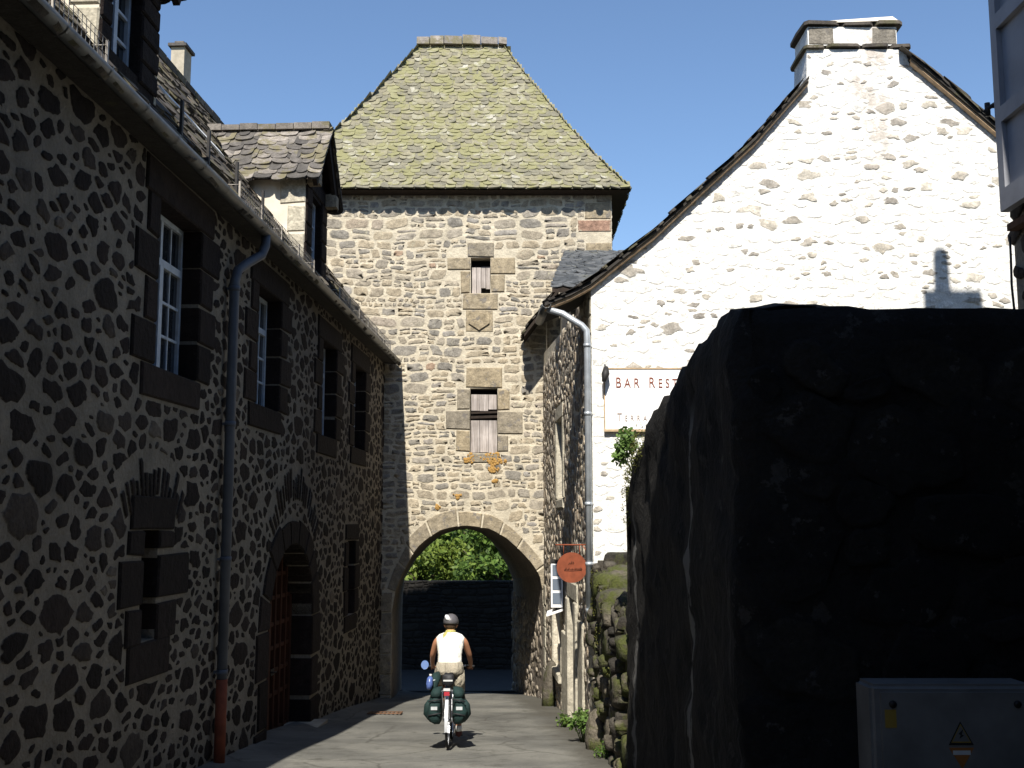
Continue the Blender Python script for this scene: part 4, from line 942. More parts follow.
# ================================================================== RIGHT FOREGROUND
rng = np.random.default_rng(31)
def rough_wall(name, path_fn, n_u, n_v, top, bot, thick, mat, seed, amp=.05):
    pass
nw = thing('boundary_wall', 'dark mossy basalt boundary wall filling the right foreground', 'wall', (1.18, 6, gz(6)))
NO = Vector(nw.location)
def ntop(y): return float(np.interp(y, [5.9, 6.3, 6.9, 7.7, 8.7, 10.1, 10.8, 11.3, 11.7], [1.22, 1.25, 1.27, 1.19, 1.09, .98, .83, .62, .15]))
from mathutils import noise as mn
def lump(p, a=.05, s=1.6): return a*(mn.noise(Vector(p)*s) + .5*mn.noise(Vector(p)*s*2.7) + .3*mn.noise(Vector(p)*s*6))
f = MB()
def sheet(fn, nu, nv, **k):
    vs = [fn(i/nu, j/nv) for j in range(nv+1) for i in range(nu+1)]
    f.add([Vector(v)-NO for v in vs], [(j*(nu+1)+i, j*(nu+1)+i+1, (j+1)*(nu+1)+i+1, (j+1)*(nu+1)+i) for j in range(nv) for i in range(nu)], sm=True, edge=.3, rnd=.4, **k)
# one profile swept round the outer face: front run (from the right), rounded corner, then the side run
path = [(4.98-.14*i, 6.0) for i in range(27)] + [(1.2+.16-.16*math.sin(a), 6.16-.16*math.cos(a)) for a in np.linspace(.15, 1.5, 7)] + [(1.18+.004*i*0, 6.2+.14*i) for i in range(1, 40)]
def rim(px, py): return (1.215 if py < 6.2 else ntop(py)) + .035*mn.noise(Vector((px*3, py*3, 0))) + .035*mn.noise(Vector((px*9, py*9, 1))) + .02*mn.noise(Vector((px*23, py*23, 2)))
rows = []
for (px, py) in path:
    nrm = Vector((0,-1,0)) if py <= 6.001 else (Vector((-1,0,0)) if py > 6.17 else Vector((px-1.36, py-6.16, 0)).normalized())
    ztop = rim(px, py); zb = gz(py)-.2; col_ = []
    for j in range(34):
        q_ = j/33; z_ = zb + (ztop-zb)*q_; rnd_ = max(0, q_-.94)/.06; off = lump((px, py, z_*1.2), .05) + .018*mn.noise(Vector((px*14, py*14, z_*17))) - .04*q_ - .06*rnd_**2
        col_.append(Vector((px, py, z_)) + nrm*off)
    for j in range(1, 6): col_.append(Vector((px, py, ztop + .04*math.sin(j/5*3.1) + .02*mn.noise(Vector((px*7, py*7, j))))) - nrm*(.12+.6*j/5))
    rows.append([p-NO for p in col_])
f.loft(rows, close=False, cap=False, sm=True, edge=.3, rnd=.4)
# inner core keeps it solid, and a rounded broken end towards the whitewashed house
f.box(1.85-NO.x, 4.98-NO.x, 6.5-NO.y, 6.68-NO.y, -.3, 1.16-NO.z, edge=.3)
f.loft([[Vector((1.2+.62*u_, 11.62+.22*math.sin(math.pi*u_)+lump((u_*3, z_, 2), .06), z_+.06*mn.noise(Vector((u_*5, z_*3, 0)))))-NO for z_ in np.linspace(gz(11.6)-.2, ntop(11.5), 16)] for u_ in np.linspace(0, 1, 8)], close=False, cap=False, sm=True, edge=.3, rnd=.4)
f.box(1.72-NO.x, 1.8-NO.x, .69, 5.6, -.8, ntop(11.6)-NO.z, edge=.3)
NF = Sub(Frame((0,6.0,0), (1,0,0)), NO); NSF = Sub(Frame((1.18,11.6,0), (0,-1,0)), NO)
for pl in power_layout(rng, 1.4, 4.9, -2.2, .85, [(.26, 60), (.22, 200), (.14, 300), (.09, 400)], .03, lambda u, v: np.zeros(np.shape(u), bool), 1.3): emit(f, pl, rng.uniform(-.01, .006), NF, rng.random(), rng)
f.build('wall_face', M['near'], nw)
def leafy(mb, rng, cx, cy, cz, rx, ry, rz, n, size, o=Vector((0,0,0)), shell=.5, up=.3):
    d = rng.normal(0, 1, (n, 3)); d /= np.linalg.norm(d, axis=1)[:,None]; rad = rng.uniform(shell, 1, n)**.7
    P = d*rad[:,None]*np.array([rx, ry, rz]) + np.array([cx, cy, cz]) - np.array(o)
    a = rng.normal(0, 1, (n, 3)); a /= np.linalg.norm(a, axis=1)[:,None]; nr = d*.8 + rng.normal(0, .7, (n, 3)) + np.array([0,0,up]); b_ = np.cross(nr, a); b_ /= np.linalg.norm(b_, axis=1)[:,None] + 1e-9
    s = size*rng.uniform(.6, 1.4, n)[:,None]; r_ = rng.random(n)
    for i in range(n):
        p = P[i]; A = a[i]*s[i]; B = b_[i]*s[i]*.55
        mb.add([p-A, p-A*.2+B, p+A, p-A*.2-B], [(0,1,2,3)], rnd=float(r_[i]))
def mat_leaf(name, stops, trans=.25):
    t = NT(name); c = t.ramp(t.attr('rnd'), stops); c = t.mix(1., c, t.gray(t.rng(t.noise(1.1, 4), .3, .7, .65, 1.3)), 'MULTIPLY')
    t.l(c, t.b.inputs['Base Color']); t.b.inputs['Roughness'].default_value = .6; t.b.inputs['Specular IOR Level'].default_value = .3
    tr = t.n('BsdfTranslucent'); t.l(c, tr.inputs[0]); mx = t.n('MixShader'); mx.inputs[0].default_value = trans
    t.l(t.b.outputs[0], mx.inputs[1]); t.l(tr.outputs[0], mx.inputs[2]); t.l(mx.outputs[0], t.t.nodes['Material Output'].inputs[0]); return t.m
M['leaf'] = mat_leaf('mid_green_leaf', [(0, (.04,.075,.012)), (.6, (.085,.15,.025)), (1, (.15,.21,.04))])
M['leaf_bright'] = mat_leaf('fresh_green_leaf', [(0, (.08,.15,.03)), (1, (.18,.28,.07))])
M['leaf_dark'] = mat_leaf('dark_green_leaf', [(0, (.02,.035,.01)), (1, (.05,.075,.02))])
M['moss'] = mat_leaf('yellow_green_moss', [(0, (.05,.055,.01)), (.6, (.09,.095,.018)), (1, (.14,.13,.03))], .1)
M['bark'] = mat_plain('brown_bark', (.06, .045, .032), .95, var=.4)

# mossy cap at the lit far end of the boundary wall
f = MB()
for k in range(24):
    y = rng.uniform(10.0, 11.6); leafy(f, rng, 1.22, y, ntop(y)-.05-rng.uniform(0,.25), .09, .12, .09, 60, .012, NO, .6)
f.build('moss', M['moss'], nw)
f = MB(); iv = tag(thing('wall_plant', 'bright green leafy plant growing out of the boundary wall beside the white signboard', 'plant', (1.2, 11.5, .3)), 'bright green leafy plant growing out of the boundary wall beside the white signboard', 'plant'); IO = Vector(iv.location)
leafy(f, rng, 1.2, 11.5, .86, .13, .2, .17, 420, .026, IO, .1); leafy(f, rng, 1.13, 11.55, .72, .09, .16, .12, 260, .024, IO, .1); f.build('foliage', M['leaf_bright'], iv)
f = MB()
for k in range(9): f.tube([Vector((1.26,11.4,.5))-IO, Vector((1.22+rng.normal(0,.04),11.45+rng.normal(0,.06),.68))-IO, Vector((1.19+rng.normal(0,.08),11.5+rng.normal(0,.1),.85+rng.normal(0,.08)))-IO], [.006,.004,.002], 5)
f.build('stem', M['leaf_dark'], iv)

# ruined rubble stub between boundary wall and gable
st = thing('rubble_wall', 'ruined mossy rubble wall between the boundary wall and the white gable', 'wall', (1.25, 14, gz(14))); SO = Vector(st.location)
f = MB(); STF = Sub(Frame((1.22,15.86,0), (.0,-1,0)), SO)
stt = lambda u: -.5 - .17*np.asarray(u)
wall_sheet(f, [(0,-3.4), (4.05,-3.2), (4.05,-1.19), (0,-.5)], [], STF, edge=0.)
f.add([Vector(p)-SO for p in ((1.22,15.86,-.5),(1.22,11.8,-1.19),(1.95,11.8,-1.19),(1.95,15.86,-.5))], [(0,1,2,3)], edge=0.)
STT = Sub(Frame((1.2,15.86,-.5), (0,-1,-.17), (1,0,0)), SO)
for pl in power_layout(rng, .12, 4.0, .14, .7, [(.16, 60), (.13, 200), (.08, 300)], .03, lambda u, v: np.zeros(np.shape(u), bool), 1.): emit(f, pl, rng.uniform(.06, .16), STT, rng.random(), rng)
for pl in power_layout(rng, .02, 4.0, -3.3, -.2, [(.24, 60), (.18, 160), (.13, 400), (.09, 600), (.06, 500)], .03, lambda u, v: v > stt(u)+.03, 1.2): emit(f, pl, rng.uniform(.05, .16), STF, rng.random(), rng)
f.build('wall_face', M['stub'], st)
f = MB()
for k in range(30):
    u = abs(rng.normal(0, 1.0)); u = min(u, 3.5); leafy(f, rng, 1.16, 15.8-u, float(stt(u))-abs(rng.normal(0,.35))-.05, .06, .11, .1, 70, .014, SO, .6)
f.build('moss', M['moss'], st)

bo = thing('guard_stone', 'rounded grey guard stone at the foot of the rubble wall beside the weeds', 'stone', (1.12, 14.6, gz(14.6)))
f = MB(); f.loft([[(rr_*math.cos(a)*1.0+.02*math.sin(3*a+k), rr_*1.3*math.sin(a), z_) for a in np.arange(12)*2*np.pi/12] for k, (z_, rr_) in enumerate(((-.08,.16),(.12,.17),(.32,.15),(.45,.11),(.5,.04)))], sm=True, rnd=.9, edge=1.); f.build('stone', M['stub'], bo)
bo = thing('corner_stone', 'mossy rounded wheel stone leaning on the shop wall near the arch', 'stone', (sx(22.3)-.12, 22.3, gz(22.3)))
f = MB(); f.loft([[(rr_*math.cos(a)*.75+.02*math.sin(3*a+k)+z_*.06, rr_*1.3*math.sin(a), z_) for a in np.arange(12)*2*np.pi/12] for k, (z_, rr_) in enumerate(((-.08,.2),(.25,.19),(.6,.16),(.8,.1),(.86,.03)))], sm=True, rnd=.7, edge=1.); f.build('stone', M['stub'], bo)

def clump(name, label, cat, x, y, n, h, r, mat, leaf=.035, group=None):
    c_ = thing(name, label, cat, (x, y, gz(y)+.0), group=group); f = MB(); g = MB()
    for k in range(n):
        a = rng.uniform(0, 6.28); L_ = h*rng.uniform(.5, 1.1); rr_ = r*rng.uniform(.2, 1); tip = (rr_*math.cos(a), rr_*math.sin(a)*1.5, L_)
        g.tube([(tip[0]*.2, tip[1]*.2, -.03), (tip[0]*.6, tip[1]*.6, L_*.7), tip], [.006,.004,.002], 4)
        leafy(f, rng, tip[0]*.8, tip[1]*.8, L_*.75, .07, .09, .12, 16, leaf, shell=.1)
    f.build('foliage', mat, c_); g.build('stem', M['leaf_dark'], c_)
clump('weed_clump', 'largest clump of leafy weeds at the foot of the shop wall, by the guard stone', 'weeds', 1.0, 15.5, 26, .42, .26, M['leaf_bright'], .035, 'weeds along the wall foot')
clump('weed_clump', 'small weed tuft by the road edge, between the big weeds and the arch', 'weeds', .82, 17.6, 12, .2, .15, M['leaf'], .025, 'weeds along the wall foot')
clump('weed_clump', 'low creeping weeds at the foot of the mossy rubble wall', 'weeds', 1.08, 13.6, 10, .14, .12, M['leaf'], .02, 'weeds along the wall foot')

# utility cabinet
M['cab'] = mat_plain('pale_grey_cabinet_plastic', (.13, .125, .118), .6, 0, .3, 5, .08)
M['yellow'] = mat_plain('yellow_label', (.26, .17, .03), .6, 0, .1); M['orange'] = mat_plain('orange_label', (.3, .11, .025), .6, 0, .1); M['label_white'] = mat_plain('label_white', (.5,.5,.48), .6, 0, .05); M['ink'] = mat_plain('black_label_ink', (.015,.013,.012), .6, 0, .1)
cab = thing('utility_cabinet', 'pale grey utility cabinet with warning labels against the dark wall, lower right', 'cabinet', (2.13, 5.58, gz(5.6)))
top = -.765 - gz(5.6)
bm = bmesh.new(); bmesh.ops.create_cube(bm, size=1); bmesh.ops.scale(bm, vec=(.8, .24, top), verts=bm.verts); bmesh.ops.translate(bm, vec=(0, 0, top/2), verts=bm.verts)
bmesh.ops.bevel(bm, geom=bm.edges[:], offset=.02, segments=3, affect='EDGES'); me = bpy.data.meshes.new('body'); bm.to_mesh(me); bm.free(); me.materials.append(M['cab']); o = bpy.data.objects.new('body', me); COL.objects.link(o); o.parent = cab
f = MB(); f.box(-.355, .355, -.138, -.121, .12, top-.035); cd = f.build('door', M['cab'], cab)
for x, z in ((-.3, top-.09), (.3, top-.09), (.34, top-.29)):
    f = MB(); f.tube([(x,-.136,z), (x,-.146,z)], .018 if z > top-.2 else .012, 14); f.build('lock_screw', M['ink'], cd)
f = MB(); f.box(-.34, -.285, -.141, -.1385, top-.2, top-.115); f.build('sticker', M['yellow'], cd)
tri = [(-.06, 0), (.06, 0), (0, .11)]
f = MB(); T = lambda u, v, w: (.02+u, -.14-w, top-.28+v); f.prism(tri, T, -.0015, .0005, mi=0); f.prism([(u*.8, .011+v*.8) for u, v in tri], T, .0008, .0015, mi=1); f.prism([(u*.68, .017+v*.68) for u, v in tri], T, .0016, .0018, mi=4)
f.prism([(-.008,.03), (.014,.045), (.004,.05), (.012,.075), (-.012,.052), (-.002,.047)], T, .002, .0027, mi=0)
f.prism([(-.06,-.012), (.0,-.11), (.06,-.012)][::1], T, -.0015, .0005, mi=2); f.prism([(-.042,-.045), (.042,-.045), (.042,-.025), (-.042,-.025)], T, .0008, .0015, mi=3)
f.build('warning_label', [M['ink'], M['yellow'], M['orange'], M['label_white'], M['cab']], cd)

# shuttered house at the right edge, its chimney throws the shadow seen on the gable
s2 = thing('shuttered_house', 'house wall with an open grey panelled shutter at the right edge', 'house', (5.1, 10.9, gz(10.9))); S2 = Vector(s2.location)
HF = Sub(Frame((5.1,10.9,0), (0,-1,0)), S2)
f = MB(); wn_ = rect(1.15, 2.2, 3.0, 5.6)
wall_sheet(f, [(0,-4), (12.5,-3), (12.5,8.2), (0,8.2)], [wn_], HF, .3, edge=0.)
for pl in power_layout(rng, .05, 5, -2.5, 8.1, [(.17, 300), (.12, 800), (.08, 900)], .035, blocker([wn_]), 1.3, 11): emit(f, pl, .02, HF, rng.random(), rng)
EF = Sub(Frame((5.1,10.9,0), (1,0,0)), S2); f.add(EF([0,6,6,0], [-4,-4,8.2,8.2], [-12.4]*4), [(0,1,2,3)], edge=0.); f.add([Vector(p)-S2 for p in ((5.1,10.9,-4),(11.1,10.9,-4),(11.1,10.9,8.2),(5.1,10.9,8.2))], [(3,2,1,0)], edge=0.); f.add([Vector(p)-S2 for p in ((11.1,10.9,-4),(11.1,-1.6,-4),(11.1,-1.6,8.2),(11.1,10.9,8.2))], [(0,1,2,3)], edge=0.)
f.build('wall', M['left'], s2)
f = MB(); f.add(HF([a for a, b2 in wn_], [b2 for a, b2 in wn_], [-.3]*4), [(0,1,2,3)]); f.build('window', M['glass'], s2)
f = MB(); rz2 = 10.0
ct = [(4.5,11.0), (11.7,11.0), (11.7,-2.1), (4.5,-2.1)]; rdg = [(8.1,6.5,rz2), (8.1,2.4,rz2)]
vs = [(x,y,8.05) for x, y in ct] + rdg + [(x,y,7.97) for x, y in ct]; f.add([Vector(v)-S2 for v in vs], [(0,4,1),(1,4,5,2),(2,5,3),(3,5,4,0),(6,7,8,9),(0,1,7,6),(1,2,8,7),(2,3,9,8),(3,0,6,9)], rnd=.3)
f.build('roof', M['lauze_dark'], s2)
f = MB(); CHY = 9.8; f.box(5.45-S2.x, 6.3-S2.x, CHY-.3-S2.y, CHY+.3-S2.y, 8.15-S2.z, 10.0-S2.z, edge=0.); sc_ = f.build('chimney', M['left'], s2)
f = MB(); f.tube([Vector((5.7,CHY,10.0))-S2, Vector((5.7,CHY,10.1))-S2, Vector((5.7,CHY,10.86))-S2], [.2,.13,.11], 14); f.build('chimney_pot', M['pipe_rust'], sc_)
f = MB(); sh0, sh1, v0, v1, w0 = .14, 1.14, 3.12, 5.7, .1
def hb(u0, u1, va, vb_, wa, wb): f.add(HF([u0,u1,u1,u0]*2, [va,va,vb_,vb_]*2, [wa]*4 + [wb]*4), [(0,3,2,1),(4,5,6,7),(0,1,5,4),(1,2,6,5),(2,3,7,6),(3,0,4,7)])
hb(sh0, sh1, v0, v1, w0, w0+.03)
hb(sh0, sh0+.13, v0, v1, w0+.031, w0+.085); hb(sh1-.13, sh1, v0, v1, w0+.031, w0+.085)
for z, h in ((v0,.22), (4.02,.16), (5.0,.16), (v1-.16,.16)): hb(sh0+.131, sh1-.131, z, z+h, w0+.031, w0+.085)
sho = f.build('shutter', M['paint_grey'], s2)
f = MB(); f.tube([HF(.08,4.28,.15), HF(-.05,4.28,.17), HF(-.07,4.24,.2)], .022, 8); f.tube([HF(-.05,4.2,.17), HF(-.05,4.34,.17)], .03, 8); f.tube([HF(.0,4.28,.0), HF(.0,4.28,.15)], .014, 6); f.build('shutter_catch', M['iron'], sho)
f = MB(); hb(.12, 2.4, 2.93, 3.0, 0, .12); f.build('sill', M['door'], s2)
f = MB(); f.tube([HF(.02,2.9,.05), HF(.04,2.7,.06), HF(.0,2.4,.05), HF(.05,2.1,.06), HF(.03,1.5,.05)], .012, 6); f.build('cable', M['iron'], s2)

# unseen tall house added behind the viewer to shade the boundary wall
bh = thing('unseen_shade_house', 'tall dark stone house at the viewer\'s back on the right side of the street', 'house', (-.3, -1.0, gz(-1))); BO = Vector(bh.location)
f = MB(); KF = Sub(Frame((8.5,-1,0), (-1,0,0)), BO); wins = [rect(u, u+1, v, v+1.7) for u in (1.2, 3.6, 6.0) for v in (1.5, 4.6, 7.7)]
wall_sheet(f, [(0,-2.2), (8.8,-2.2), (8.8,11.4), (0,11.4)], wins, KF, .3, edge=0.)
for pl in power_layout(rng, .05, 8.75, -1.6, 11.3, [(.22, 400), (.15, 1200), (.1, 1200)], .04, blocker(wins), 1.2, 10): emit(f, pl, .02, KF, rng.beta(1.6,2.2), rng)
f.add([Vector(p)-BO for p in ((-.3,-1,-2.2),(-.3,-9,-2.2),(-.3,-9,11.4),(-.3,-1,11.4),(8.5,-1,-2.2),(8.5,-9,-2.2),(8.5,-9,11.4),(8.5,-1,11.4))], [(0,1,2,3)[::-1],(4,5,6,7),(1,5,6,2)], edge=0.)
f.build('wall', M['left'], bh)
f = MB(); vs = [(-.75,-.6,11.3), (8.95,-.6,11.3), (8.95,-9.4,11.3), (-.75,-9.4,11.3), (2.2,-5,14.6), (6,-5,14.6)]; f.add([Vector(v)-BO for v in vs], [(0,1,5,4),(1,2,5),(2,3,4,5),(3,0,4),(0,3,2,1)], rnd=.3); f.build('roof', M['lauze_dark'], bh)
for w in wins:
    f = MB(); f.add(KF([p[0] for p in w], [p[1] for p in w], [-.28]*4), [(0,1,2,3)]); f.build('window', M['glass'], bh)

# ================================================================== BEYOND THE GATE
rng = np.random.default_rng(41)
fw = thing('stone_wall', 'dark stone wall across the way, seen through the gate arch under the trees', 'wall', (-1.5, 41, gz(41))); FO = Vector(fw.location)
f = MB(); FF = Sub(Frame((0,41,0), (1,0,0)), FO)
wall_sheet(f, [(-9,-6), (6,-6), (6,-2.05), (-9,-2.05)], [], FF, edge=0.)
f.add([Vector(p)-FO for p in ((-9,41,-2.05),(6,41,-2.05),(6,41.6,-2.05),(-9,41.6,-2.05),(-9,41.6,-6),(6,41.6,-6))], [(0,1,2,3),(3,2,5,4)], edge=0.)
for pl in rows_layout(rng, -9, 6, -5.6, -2.05, lambda a, b_: [(-9, 6)], .14, .3, .03): emit(f, pl, .03, FF, rng.beta(1.6,2.2), rng)
M['far_wall'] = mat_masonry('dark_far_masonry', [(0, (.01,.009,.008)), (1, (.022,.02,.017))], (.015, .0135, .012), bump=.6)  # stone and mortar darkened so the colour carries the deep shade here
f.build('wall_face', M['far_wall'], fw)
t = NT('wooded_slope'); M['hill'] = t.out(t.mix(t.rng(t.noise(.25, 6, .7), .35, .65, 0, 1), (.025,.04,.012), (.06,.085,.025)), t.bump(t.noise(.8, 6, .7), 1., .6), .95)
f = MB(); rows = []
for i in range(26):
    y = 62 + i*6; rows.append([(x, y, gz(y) + 46*(1/(1+math.exp(-(i-9)/3.0)))-2 + 3*mn.noise(Vector((x*.03, y*.03, 0))) + (x+2)*-.06) for x in range(-150, 151, 10)])
f.loft(rows, close=False, cap=False, sm=True); struct(f.build('hill', M['hill']))
f = MB(); n_ = 0
for k in range(700):
    x = rng.uniform(-26, 16); y = rng.uniform(66, 120); i = (y-62)/6; zz = gz(y) + 46*(1/(1+math.exp(-(i-9)/3.0)))-2 + 3*mn.noise(Vector((x*.03, y*.03, 0))) + (x+2)*-.06
    leafy(f, rng, x, y, zz+.8, 1.5, 1.3, 1.5, 26, .3)
wd = f.build('wooded_hillside', M['leaf_dark']); wd['kind'] = 'stuff'; wd['label'] = 'distant dark wooded hillside seen through the arch'; wd['category'] = 'woodland'
def tree(label, x, y, h, r, mat, seed, leaf=.13, n=2600):
    g_ = np.random.default_rng(seed); tr = thing('leafy_tree', label, 'tree', (x, y, gz(y)), group='trees beyond the gate'); z0 = h*.28
    f = MB(); f.tube([(0,0,-.2), (.05,.02,h*.25), (.0,.1,h*.55), (.05,.05,h*.8)], [r*.1, r*.08, r*.05, r*.02], 9)
    for k in range(6):
        a = g_.uniform(0, 6.28); zb = h*g_.uniform(.25, .55); f.tube([(0,0,zb), (r*.4*math.cos(a), r*.4*math.sin(a), zb+h*.12), (r*.6*math.cos(a), r*.6*math.sin(a), zb+h*.2)], [r*.025, r*.016, r*.006], 6)
    f.build('trunk', M['bark'], tr); f = MB()
    for k in range(40):
        a = g_.uniform(0, 6.28); q_ = g_.uniform(0, 1)**.6; zz = g_.uniform(.12, .95); lim = math.sin(math.pi*min(1, zz*.8+.15))**.6
        leafy(f, g_, r*q_*lim*math.cos(a), r*q_*lim*math.sin(a), h*zz, r*g_.uniform(.2,.38), r*g_.uniform(.2,.38), r*g_.uniform(.16,.3), n//30, leaf, shell=.35, up=.6)
    f.build('crown', mat, tr)
M['leaf_lime'] = mat_leaf('yellow_green_leaf', [(0, (.065,.11,.015)), (1, (.17,.22,.035))])
tree('broad mid green tree right of centre through the arch', -.6, 49, 6.2, 2.6, M['leaf'], 1, .13, 7200)
tree('yellow green tree in the middle of the arch opening', -3.6, 50, 5.5, 2.0, M['leaf_lime'], 2, .12, 5200)
tree('low dark tree at the left of the arch opening', -6.4, 49.5, 4.6, 2.1, M['leaf_dark'], 3, .13, 4000)
tree('tall green tree behind, right side of the arch opening', 2.2, 53, 8.0, 3.0, M['leaf'], 4, .14, 6000)
tree('green tree behind the yellow green one in the arch', -2.4, 55, 7.0, 2.6, M['leaf'], 5, .14, 5000)

# ================================================================== ROAD DETAIL
dg = thing('drain_grate', 'rusty iron drain grate in the shaded left road edge', 'drain grate', (-2.25, 20.1, gz(20.1)+.016), (-math.atan(.086), 0, 0))
f = MB(); f.box(-.3, .3, -.2, -.16, 0, .015); f.box(-.3, .3, .16, .2, 0, .015); f.box(-.3, -.26, -.16, .16, 0, .015); f.box(.26, .3, -.16, .16, 0, .015)
for k in range(7): x = -.22+k*.073; f.box(x-.016, x+.016, -.16, .16, .0, .013)
f.build('grate', M['rust'], dg)

# ================================================================== CYCLIST
BXY = (-.83, 14.62); SL = -math.atan(.086)
BL = (BXY[0], BXY[1], gz(BXY[1]) + .012)
M['tyre'] = mat_plain('black_rubber', (.015,.015,.016), .8, 0, .2); M['alloy'] = mat_plain('polished_alloy', (.55,.56,.58), .3, .8, .1); M['frame'] = mat_plain('silver_white_frame_paint', (.55,.56,.58), .35, .2, .1)
M['saddle'] = mat_plain('black_saddle', (.02,.02,.022), .6); M['red'] = mat_plain('red_reflector', (.3,.02,.03), .35, 0, .1, spec=.5); M['pannier'] = mat_plain('dark_green_pannier_fabric', (.009,.026,.024), .8, 0, .4, 9, .5)
M['pannier_trim'] = mat_plain('grey_reflective_strip', (.4,.42,.42), .5); M['blue'] = mat_plain('blue_bottle_plastic', (.07,.11,.28), .3, 0, .7, 30); M['mirror'] = NT('mirror_glass').out((.85,.87,.9), None, .04, 1.)
bike = thing('bicycle', 'silver touring bicycle ridden down the lane by the cyclist', 'bicycle', BL, (SL, 0, 0))
def wheel(y):
    w = MB(); n = 40; cz = .34
    circ = lambda r_, x, a: (x, y + r_*math.cos(a), cz + r_*math.sin(a))
    rings = [[circ(.322 + .018*math.cos(b2), .018*math.sin(b2), 2*math.pi*i/n) for b2 in np.arange(8)*math.pi/4] for i in range(n)]
    w.loft(rings + [rings[0]], cap=False, sm=True); o = w.build('wheel', M['tyre'], bike)
    w = MB(); rings = [[circ(.3 + dr_, dx, 2*math.pi*i/n) for dr_, dx in ((0,-.012), (.014,-.012), (.014,.012), (0,.012))] for i in range(n)]; w.loft(rings + [rings[0]], cap=False)
    w.tube([(-.05,y,cz), (.05,y,cz)], .022, 10)
    for i in range(24):
        a = 2*math.pi*i/24; s_ = .03 if i % 2 else -.03; w.tube([circ(.02, s_, a+.6), circ(.3, 0, a)], .0015, 3, False)
    w.build('rim', M['alloy'], o)
wheel(0); wheel(1.05)
f = MB(); BB = (0,.45,.29); ST = (0,.28,.8); HT = (0,.85,.86); HB = (0,.9,.7)
f.tube([BB, ST], .017); f.tube([ST, HT], .016); f.tube([BB, HB], .02); f.tube([HT, HB], .02)
for s_ in (-1, 1): f.tube([(s_*.05,0,.34), (s_*.045,.2,.31), (s_*.03,.43,.29)], .01); f.tube([(s_*.05,0,.34), (s_*.045,.14,.57), (s_*.015,.27,.78)], .009)
f.build('frame', M['frame'], bike)
f = MB(); f.tube([HB, (0,.93,.62)], .02)
for s_ in (-1, 1): f.tube([(0,.93,.64), (s_*.05,.95,.6), (s_*.055,1.0,.44), (s_*.055,1.05,.34)], .012)
f.build('fork', M['frame'], bike)
f = MB(); f.tube([HT, (0,.86,.95), (0,.92,.98)], .014); f.tube([(-.3,.86,.985), (-.18,.92,.99), (0,.93,.985), (.18,.92,.99), (.3,.86,.985)], .012); f.build('handlebar', M['alloy'], bike)
for s_ in (-1, 1): f = MB(); f.tube([(s_*.31,.85,.985), (s_*.2,.915,.989)], .017); f.build('grip', M['tyre'], bike)
f = MB(); f.tube([ST, (0,.25,.9)], .013); f.loft([[(w_*math.cos(a), y, z_+h_*math.sin(a)) for a in np.arange(12)*2*np.pi/12] for y, w_, z_, h_ in ((.12,.05,.925,.02), (.16,.1,.935,.03), (.24,.085,.94,.03), (.33,.04,.945,.025), (.42,.022,.945,.018))], sm=True); f.build('saddle', M['saddle'], bike)
f = MB()
for s_ in (-1, 1): f.tube([(s_*.06,.26,.7), (s_*.065,.1,.72), (s_*.065,-.25,.72)], .006); f.tube([(s_*.06,.0,.35), (s_*.065,-.05,.72)], .006); f.tube([(s_*.06,.0,.35), (s_*.065,-.2,.72)], .005)
for y in (-.25, -.1, .05): f.tube([(-.065,y,.72), (.065,y,.72)], .005)
f.build('rack', M['alloy'], bike)
f = MB(); rings = [[(x, .36*math.cos(a)*1.02, .34+.37*math.sin(a)-.01*abs(x)/.025) for x in (-.021, 0, .021)] for a in np.linspace(math.pi*.3, math.pi*1.1, 18)]; f.loft(rings, close=False, cap=False, sm=True); f.loft([[(x, p[1], p[2]+.004) for x, p in zip((-.021,0,.021), r_)] for r_ in rings], close=False, cap=False, sm=True); f.build('mudguard', M['frame'], bike)
f = MB(); f.box(-.035, .035, -.3, -.262, .665, .715); f.build('rear_light', M['red'], bike)
f = MB(); f.box(-.042, .042, -.3, -.26, .725, .755); f.build('reflector_plate', M['label_white'], bike)
f = MB(); f.tube([(-.07,.45,.29), (.07,.45,.29)], .02, 10); f.tube([(.07,.45,.29), (.08,.44,.12)], .011); f.tube([(-.07,.45,.29), (-.08,.46,.46)], .011)
f.tube([(.055 + 0*i, .45+.09*math.cos(2*math.pi*i/20), .29+.09*math.sin(2*math.pi*i/20)) for i in range(21)], .006, 5, False); f.build('crank', M['alloy'], bike)
for x, z_ in ((.13, .12), (-.13, .46)): f = MB(); f.box(x-.045, x+.045, .40, .49, z_-.012, z_+.012); f.build('pedal', M['saddle'], bike)
f = MB(); f.tube([(-.3,.86,.985), (-.34,.86,1.0), (-.36,.87,1.005)], .006); mo_ = f.build('mirror_arm', M['saddle'], bike)
f = MB(); f.loft([[(-.375+a_*math.cos(t_)*.055, .858+dy+.55*a_*math.sin(t_)*.06, 1.005+a_*math.sin(t_)*.06) for t_ in np.arange(20)*2*np.pi/20] for dy, a_ in ((.03,.5), (.014,.95), (0,1.), (-.001,.92))], sm=False); f.build('mirror', M['mirror'], mo_)

